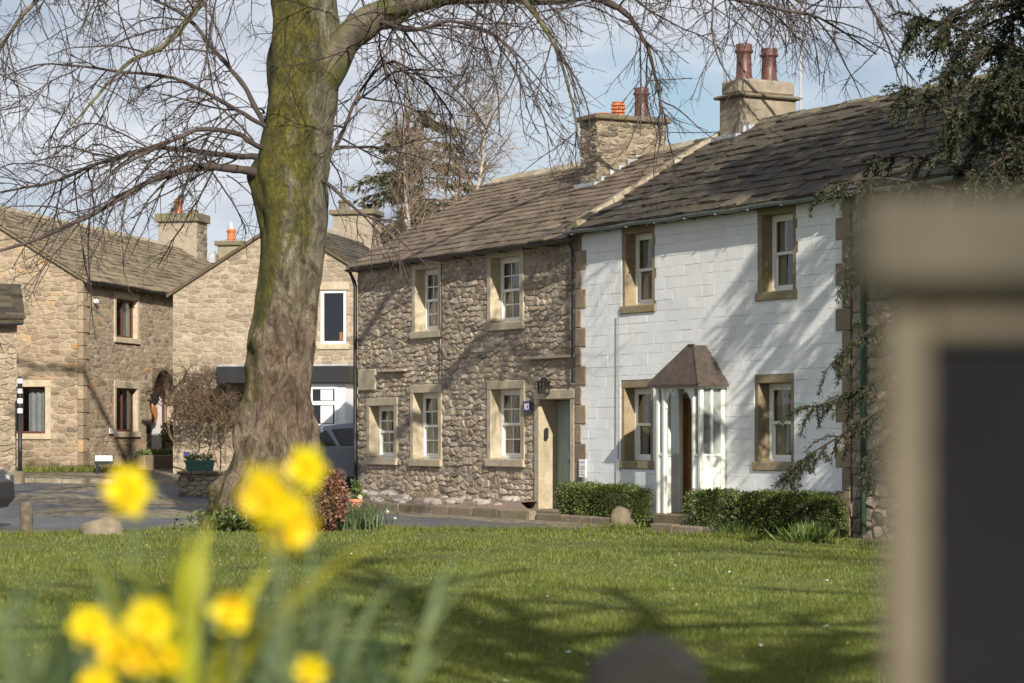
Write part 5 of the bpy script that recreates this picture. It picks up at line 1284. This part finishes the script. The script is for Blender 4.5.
# --- yew at the right end of the terrace
YY = 31.8
yew = empty('yew_tree', (at(1050, 500, YY).x, YY, -.15), 0, label='dark evergreen yew hanging over the right end of the terrace', category='tree')
YO = np.array(yew.location); r = np.random.default_rng(11)
T = Br(); T.add(spline([(0, 0, -.3), (.05, .1, 1.5), (-.05, 0, 4), (.1, .1, 7), (.0, 0, 10.5)], 24), np.linspace(.34, .05, 24), 14); T.build('trunk', 'yew_bark', yew)
B = Br(); P = []; Dv = []
def bough(pts, rad, side_len, dens, hang=.5, n=26, fine=1.0):
    c = spline(np.array(pts), n); B.add(c, np.linspace(rad, .008, n), 6)
    tot = np.linalg.norm(np.diff(c, axis=0), axis=1).sum()
    for k_ in range(int(tot * dens)):
        u = r.uniform(.12, 1) * (n - 1); i = int(min(u, n - 2)); p = c[i] + (u - i) * (c[i + 1] - c[i]); t = unit(c[i + 1] - c[i])
        d = unit(t * r.uniform(.5, 1) + r.normal(0, .55, 3) + np.array((0, 0, -hang * .5))); L = side_len * r.uniform(.4, 1.2) * (1.2 - .6 * u / n)
        m_ = 7; pts_ = [p]; dd = d
        for q in range(m_): dd = unit(dd + np.array((0, 0, -hang * .16)) + r.normal(0, .06, 3)); pts_.append(pts_[-1] + dd * L / m_)
        pts_ = np.array(pts_); B.add(pts_, np.linspace(.012, .004, m_ + 1), 3)
        for q in range(1, m_ + 1):
            t2 = unit(pts_[q] - pts_[q - 1])
            w = int(9 * fine); c_ = np.cross(t2, r.normal(0, 1, (w, 3))); c_ /= np.linalg.norm(c_, axis=1)[:, None] + 1e-9
            P.append(pts_[q] + (pts_[q - 1] - pts_[q]) * r.random((w, 1)) + r.normal(0, .012, (w, 3))); Dv.append(t2 * .8 + c_ * .7 + np.array((0, 0, -.1)))
for k_ in range(120):
    z = 3.3 + 8.0 * (k_ + r.random()) / 120; a = r.uniform(0, 2 * math.pi); L = 2.5 * (1 - ((z - 4.0) / 9.5) ** 2 * .7) * r.uniform(.7, 1.05)
    e = np.array((math.cos(a), math.sin(a), 0)); L = min(L, 2.0)
    if z < 5.2 and math.cos(a) < 0: L *= .62
    if z > 5.5 and math.cos(a) < 0: L = min(L, 1.5)
    bough([(0, 0, z), e * L * .4 + (0, 0, z + .25), e * L * .8 + (0, 0, z + .05), e * L + (0, 0, z - .35)], .03, .62, 21)
for pts, dn in (([(1045, 330, 0), (940, 300, .2), (890, 318, .4), (850, 345, .5), (825, 372, .5)], 7), ([(1045, 390, 0), (920, 360, .3), (870, 385, .5), (835, 400, .6), (805, 408, .6)], 8),
            ([(1045, 400, 0), (930, 385, .2), (880, 410, .4), (840, 436, .5), (805, 458, .5), (783, 478, .5)], 9), ([(1045, 300, 0), (930, 250, .3), (885, 238, .5), (860, 250, .6), (845, 290, .6)], 6),
            ([(1045, 440, 0), (930, 420, .2), (885, 440, .3), (862, 480, .3)], 7), ([(1045, 210, 0), (900, 180, .4), (850, 182, .6), (818, 192, .6)], 5),
            ([(1045, 150, 0), (950, 110, -.3), (915, 90, -.4), (904, 100, -.4)], 14), ([(1045, 60, 0), (945, 25, .2), (918, 20, .3), (905, 45, .3)], 14), ([(1045, 200, 0), (930, 160, .5), (880, 160, .8), (862, 185, .9)], 8)):
    bough([np.array(at(x, y, YY + d)) - YO for x, y, d in pts], .022, .55, dn * 1.3, hang=.8, fine=1.0)
B.build('branches', 'yew_bark', yew, kind='stuff')
foliage('foliage', np.vstack(P), .060, 'yew_leaf', yew, asp=.28, dirs=np.vstack(Dv), seed=12)

# --- trees behind the viewer: their shade falls on the lawn
CS = dict(seg=.5, sides=[5, 4, 3, 3], droop=[.0, .02, .03, .03], wander=[.07, .1, .14, .2], dens=[1.3, 1.5, 1.8], len=[5.5, 2.4, .9], rad=[.17, .055, .016],
          ang=[(35, 70), (25, 60), (25, 70)], bias=[(0, 0, .1), (0, 0, 0), (0, 0, 0)], max=3)
for i, (x, y, H, lab) in enumerate(((5.0, -2.5, 17, 'tall bare tree standing behind the viewer on the right'), (-3.5, -6, 17, 'tall bare tree standing behind the viewer on the left'), (13.5, 5, 15, 'tall bare tree standing off to the right of the lawn'))):
    bare_tree('shade_tree', (x, y, gz(x, y)), H, lab, 60 + i, m='limb_bark', r0=.42, cfg=CS, stems=((.03, 0), (-.12, -3)))

# --- bare climber on the gable, russet shrub, narcissus
cl_ = empty('bare_climber', put(190, 58.9), 0, label='bare brown climbing shrub trained on the tan gable wall', category='shrub'); co = np.array(cl_.location)
r = np.random.default_rng(21); W = Br()
CV = dict(seg=.10, sides=[6, 4, 3, 3], droop=[.0, .0, .0, .0], wander=[.12, .2, .26, .3], dens=[10, 11, 8], len=[.8, .45, .24], rad=[.014, .009, .006], ang=[(30, 80), (30, 80), (30, 80)], bias=[(0, 0, .1), (0, 0, 0), (0, 0, 0)], max=3)
for L_ in ([(213, 470), (190, 448), (172, 440), (168, 425), (178, 408), (195, 395)], [(218, 466), (212, 440), (218, 415), (214, 395), (205, 382)], [(225, 462), (226, 430), (222, 400), (226, 385)], [(172, 440), (166, 415), (172, 390), (185, 380)], [(190, 448), (205, 425), (196, 405), (186, 392)]):
    P_ = np.array([tuple(at(x, y, 58.9 + r.uniform(-.15, .1))) for x, y in L_]) - co; c = spline(P_, 18); rad = np.linspace(.022, .009, 18); W.add(c, rad, 6)
    up_ = c[c[:, 2] > 1.1]
    if len(up_) > 3: spawn(W, r, up_, np.full(len(up_), .02), 2, 0, CV, t0=0, dens=1.5)
W.build('stems', 'vine_bark', cl_)
rs = empty('russet_shrub', put(325, 37.9), 0, label='rounded russet-leaved shrub at the right foot of the big trunk', category='shrub')
W = Br(); r = np.random.default_rng(31)
for i in range(26):
    a = r.uniform(0, 6.28); W.add(spline([(0, 0, -.05), (.1 * math.cos(a), .1 * math.sin(a), .3), (.26 * math.cos(a), .26 * math.sin(a), .65)], 6), np.linspace(.012, .004, 6), 3)
W.build('stems', 'vine_bark', rs)
d = r.normal(0, 1, (3600, 3)); d /= np.linalg.norm(d, axis=1)[:, None]; f = r.uniform(.3, 1, (3600, 1)) ** .35
P_ = d * f * (.38, .33, .54) * (1 + .14 * np.sin(d[:, :1] * 7) * np.sin(d[:, 2:] * 6)) + (0, 0, .52); foliage('foliage', P_, .055, 'russet_leaf', rs, asp=.6, seed=33)
tp = put(356, 44); tpo = empty('terracotta_pot', tp, 0, label='small terracotta pot with green plant by the cottage corner', category='plant pot')
MB().lathe((0, 0, 0), [(.08, 0), (.11, .17), (.13, .17), (.13, .22), (.10, .22), (.10, .20)], 16).build('pot', 'terracotta', tpo)
d = r.normal(0, 1, (260, 3)); d /= np.linalg.norm(d, axis=1)[:, None]; foliage('foliage', d * (.13, .13, .2) * r.uniform(.3, 1, (260, 1)) + (0, 0, .36), .08, 'pot_plant', tpo, asp=.4, up=.5)
tpo.location.z += .12
def strappy(root, n, rad, h, w, m, seed, name='leaf', cx_=0):
    """arching strap leaves, each a bent ribbon, one mesh"""
    r = np.random.default_rng(seed); V = []; Fq = []; R_ = []
    for i in range(n):
        a = r.uniform(0, 2 * math.pi); p = r.normal(0, rad, 2); H = h * r.uniform(.6, 1.1); ln = H * r.uniform(.15, .7); wd = w * r.uniform(.7, 1.2); b0 = len(V)
        for k_ in range(6):
            t = k_ / 5; q = np.array((p[0] + math.cos(a) * ln * t ** 2, p[1] + math.sin(a) * ln * t ** 2, H * (t - .18 * t ** 3)))
            s = wd * .5 * (1 - t ** 4 * .9); e = np.array((-math.sin(a + .5), math.cos(a + .5), 0)) * s
            V += [q - e, q + e]; R_ += [i * .618 % 1] * 2
        for k_ in range(5): Fq.append((b0 + 2 * k_, b0 + 2 * k_ + 1, b0 + 2 * k_ + 3, b0 + 2 * k_ + 2))
    return link(name, npmesh(name, np.array(V), np.array(Fq), m, True, rnd=R_), root)
def flower(name, loc, face, size, petal, trumpet, label, group, ground_z, leafm='daffodil_leaf', pitch=-.15):
    """stem, six petals, trumpet; face = heading of the flower"""
    root = empty(name, (loc[0], loc[1], ground_z), 0, label=label, category='flower', group=group)
    h = loc[2] - ground_z
    fd = Vector((math.cos(face) * math.cos(pitch), math.sin(face) * math.cos(pitch), math.sin(pitch))); back = Vector((0, 0, h)) - fd * size * .35
    MB().tube([(0, 0, -.02), (.005, 0, h * .5), (back.x * .6, back.y * .6, h * .94), tuple(back)], [.0045, .004, .0035, .004], 6).build('stem', leafm, root, smooth=True)
    q = fd.to_track_quat('Z', 'Y').to_matrix().to_4x4(); q.translation = Vector((0, 0, h))
    R0 = size / 2
    for k_ in range(6):
        a = k_ * math.pi / 3; Mp = q @ Matrix.Rotation(a, 4, 'Z')
        pts = [(0.08, -.10, -.3), (.08, .10, -.3), (.45, -.36, -.05), (.5, 0, -.12), (.45, .36, -.05), (.8, -.26, .02), (.82, 0, -.03), (.8, .26, .02), (1.05, 0, .03)]
        MB(Mp).add([(x * R0, y * R0, z * R0 + (.03 * R0 if k_ % 2 else 0)) for x, y, z in pts], [(0, 1, 3), (0, 3, 2), (1, 4, 3), (2, 3, 6, 5), (3, 4, 7, 6), (5, 6, 8), (6, 7, 8)]).build('petal', petal, root, smooth=True)
    MB(q).lathe((0, 0, 0), [(R0 * .16, -R0 * .3), (R0 * .26, 0), (R0 * .32, R0 * .45), (R0 * .46, R0 * .75), (R0 * .40, R0 * .72), (R0 * .26, R0 * .4), (R0 * .15, 0)], 14).build('trumpet', trumpet, root, smooth=True)
    return root
nc = empty('narcissus_clump', put(357, 38.6), 0, label='clump of grey-green narcissus leaves beside the russet shrub', category='plant')
strappy(nc, 220, .21, .56, .024, 'daffodil_leaf', 3, 'leaves')
for i, (px, py) in enumerate(((360, 497), (371, 522), (352, 527), (386, 512), (393, 519))):
    l_ = at(px, py, 38.3); flower('narcissus', (l_.x, 38.3 + .1 * i, max(l_.z, -.02)), -1.6 + .4 * i, .085, 'narcissus_petal', 'narcissus_petal', 'small cream narcissus among the grey-green leaves by the russet shrub', 'cream narcissi by the trunk', gz(l_.x, 38.3))
ivy = np.random.default_rng(40).normal(0, 1, (900, 3)) * (.42, .15, .1) + np.array(put(250, 37.6, .18)); foliage('ground_ivy', ivy, .12, 'hedge_leaf', asp=.35, up=.9, label='dark green leaves round the foot of the big trunk', category='plants', kind='stuff')

# --- overhead cable
cb = MB(); pts = []
A_, B_ = at(660, 132, 47), at(1060, 58, 37)
for i in range(17):
    t = i / 16; q = A_.lerp(B_, t); q.z -= .35 * 4 * t * (1 - t); pts.append(q)
cb.tube(pts, .009, 5); cb.build('overhead_cable', 'cable', label='thin overhead cable crossing the sky above the white cottage roof', category='cable')

# ------------------------------------------------------------------ foreground: daffodils and the board
FZ = .88
FL = [(128, 491, 3.3, .068), (307, 468, 3.5, .062), (268, 494, 2.9, .072), (287, 524, 2.95, .072), (90, 626, 3.1, .05), (149, 622, 3.0, .056), (117, 650, 3.1, .052), (142, 657, 3.0, .05), (171, 657, 3.1, .046), (232, 611, 3.1, .052), (311, 671, 3.2, .042), (98, 682, 3.1, .048)]
names = ['single yellow daffodil standing highest at the far left', 'yellow daffodil at the top right of the blurred clump', 'large yellow daffodil before the trunk, upper of two', 'large yellow daffodil before the trunk, lower of two', 'low yellow daffodil at the far left of the clump', 'low yellow daffodil, uppermost of the tight bunch', 'low yellow daffodil at the left of the tight bunch',
         'low yellow daffodil in the middle of the tight bunch', 'low yellow daffodil at the right of the tight bunch', 'yellow daffodil facing right, alone below the large pair', 'small yellow daffodil at the bottom, right of the clump', 'yellow daffodil cut off by the bottom edge']
rr_ = random.Random(8)
for (px, py, Y, s), lab in zip(FL, names):
    l_ = at(px, py, Y); flower('daffodil', l_, rr_.uniform(-2.2, -.9), s * 1.15, 'petal', 'trumpet', lab, 'daffodils in the foreground', FZ, pitch=rr_.uniform(-.35, .15))
lc = at(190, 600, 3.4)
dc = empty('daffodil_leaves', (lc.x, 3.5, FZ), 0, label='blurred clump of grey-green daffodil leaves in the left foreground', category='plant')
strappy(dc, 75, .11, .38, .016, 'daffodil_leaf', 7, 'leaves')
for i, (px, Y, n_, h, lab) in enumerate(((40, 3.3, 30, .36, 'blurred daffodil leaves at the left edge'), (350, 3.6, 30, .36, 'blurred daffodil leaves right of the flowers'), (120, 3.6, 26, .30, 'daffodil leaves behind the low tight bunch of flowers'))):
    q = at(px, 600, Y); o = empty('daffodil_leaves', (q.x, Y, FZ), 0, label=lab, category='plant'); strappy(o, n_, .05, h, .016, 'daffodil_leaf', 50 + i, 'leaves')
bu = empty('daffodil_buds', (at(190, 560, 3.2).x, 3.2, FZ), 0, label='upright yellow-green budding shoots in the middle of the foreground clump', category='plant')
strappy(bu, 16, .02, .44, .022, 'daffodil_bud', 61, 'shoots')

BY = 1.5; bs = BY / F
br_ = empty('notice_board', (at(960, 434, BY).x, BY, FZ), math.radians(-4), label='blurred wooden notice board with dark panel at the right edge', category='board')
def bxx(px): return (px - 960) * bs
zc = lambda py: zat(py, BY) - FZ
MB().box(bxx(856), bxx(1400), -.03, .05, zc(292), zc(200), .008).build('cap', 'board_cap', br_)
MB().box(bxx(886), bxx(929), 0, .03, -.05, zc(292), .004).build('post', 'board_wood', br_)
MB().box(bxx(1330), bxx(1373), 0, .03, -.05, zc(292), .004).build('post', 'board_wood', br_)
MB().box(bxx(929), bxx(1330), .002, .028, zc(338), zc(292), .004).build('top_rail', 'board_wood', br_)
MB().box(bxx(929), bxx(1330), .002, .028, .02, .07, .004).build('bottom_rail', 'board_wood', br_)
MB().box(bxx(929), bxx(1330), .014, .022, .07, zc(338)).build('panel', 'board_panel', br_)
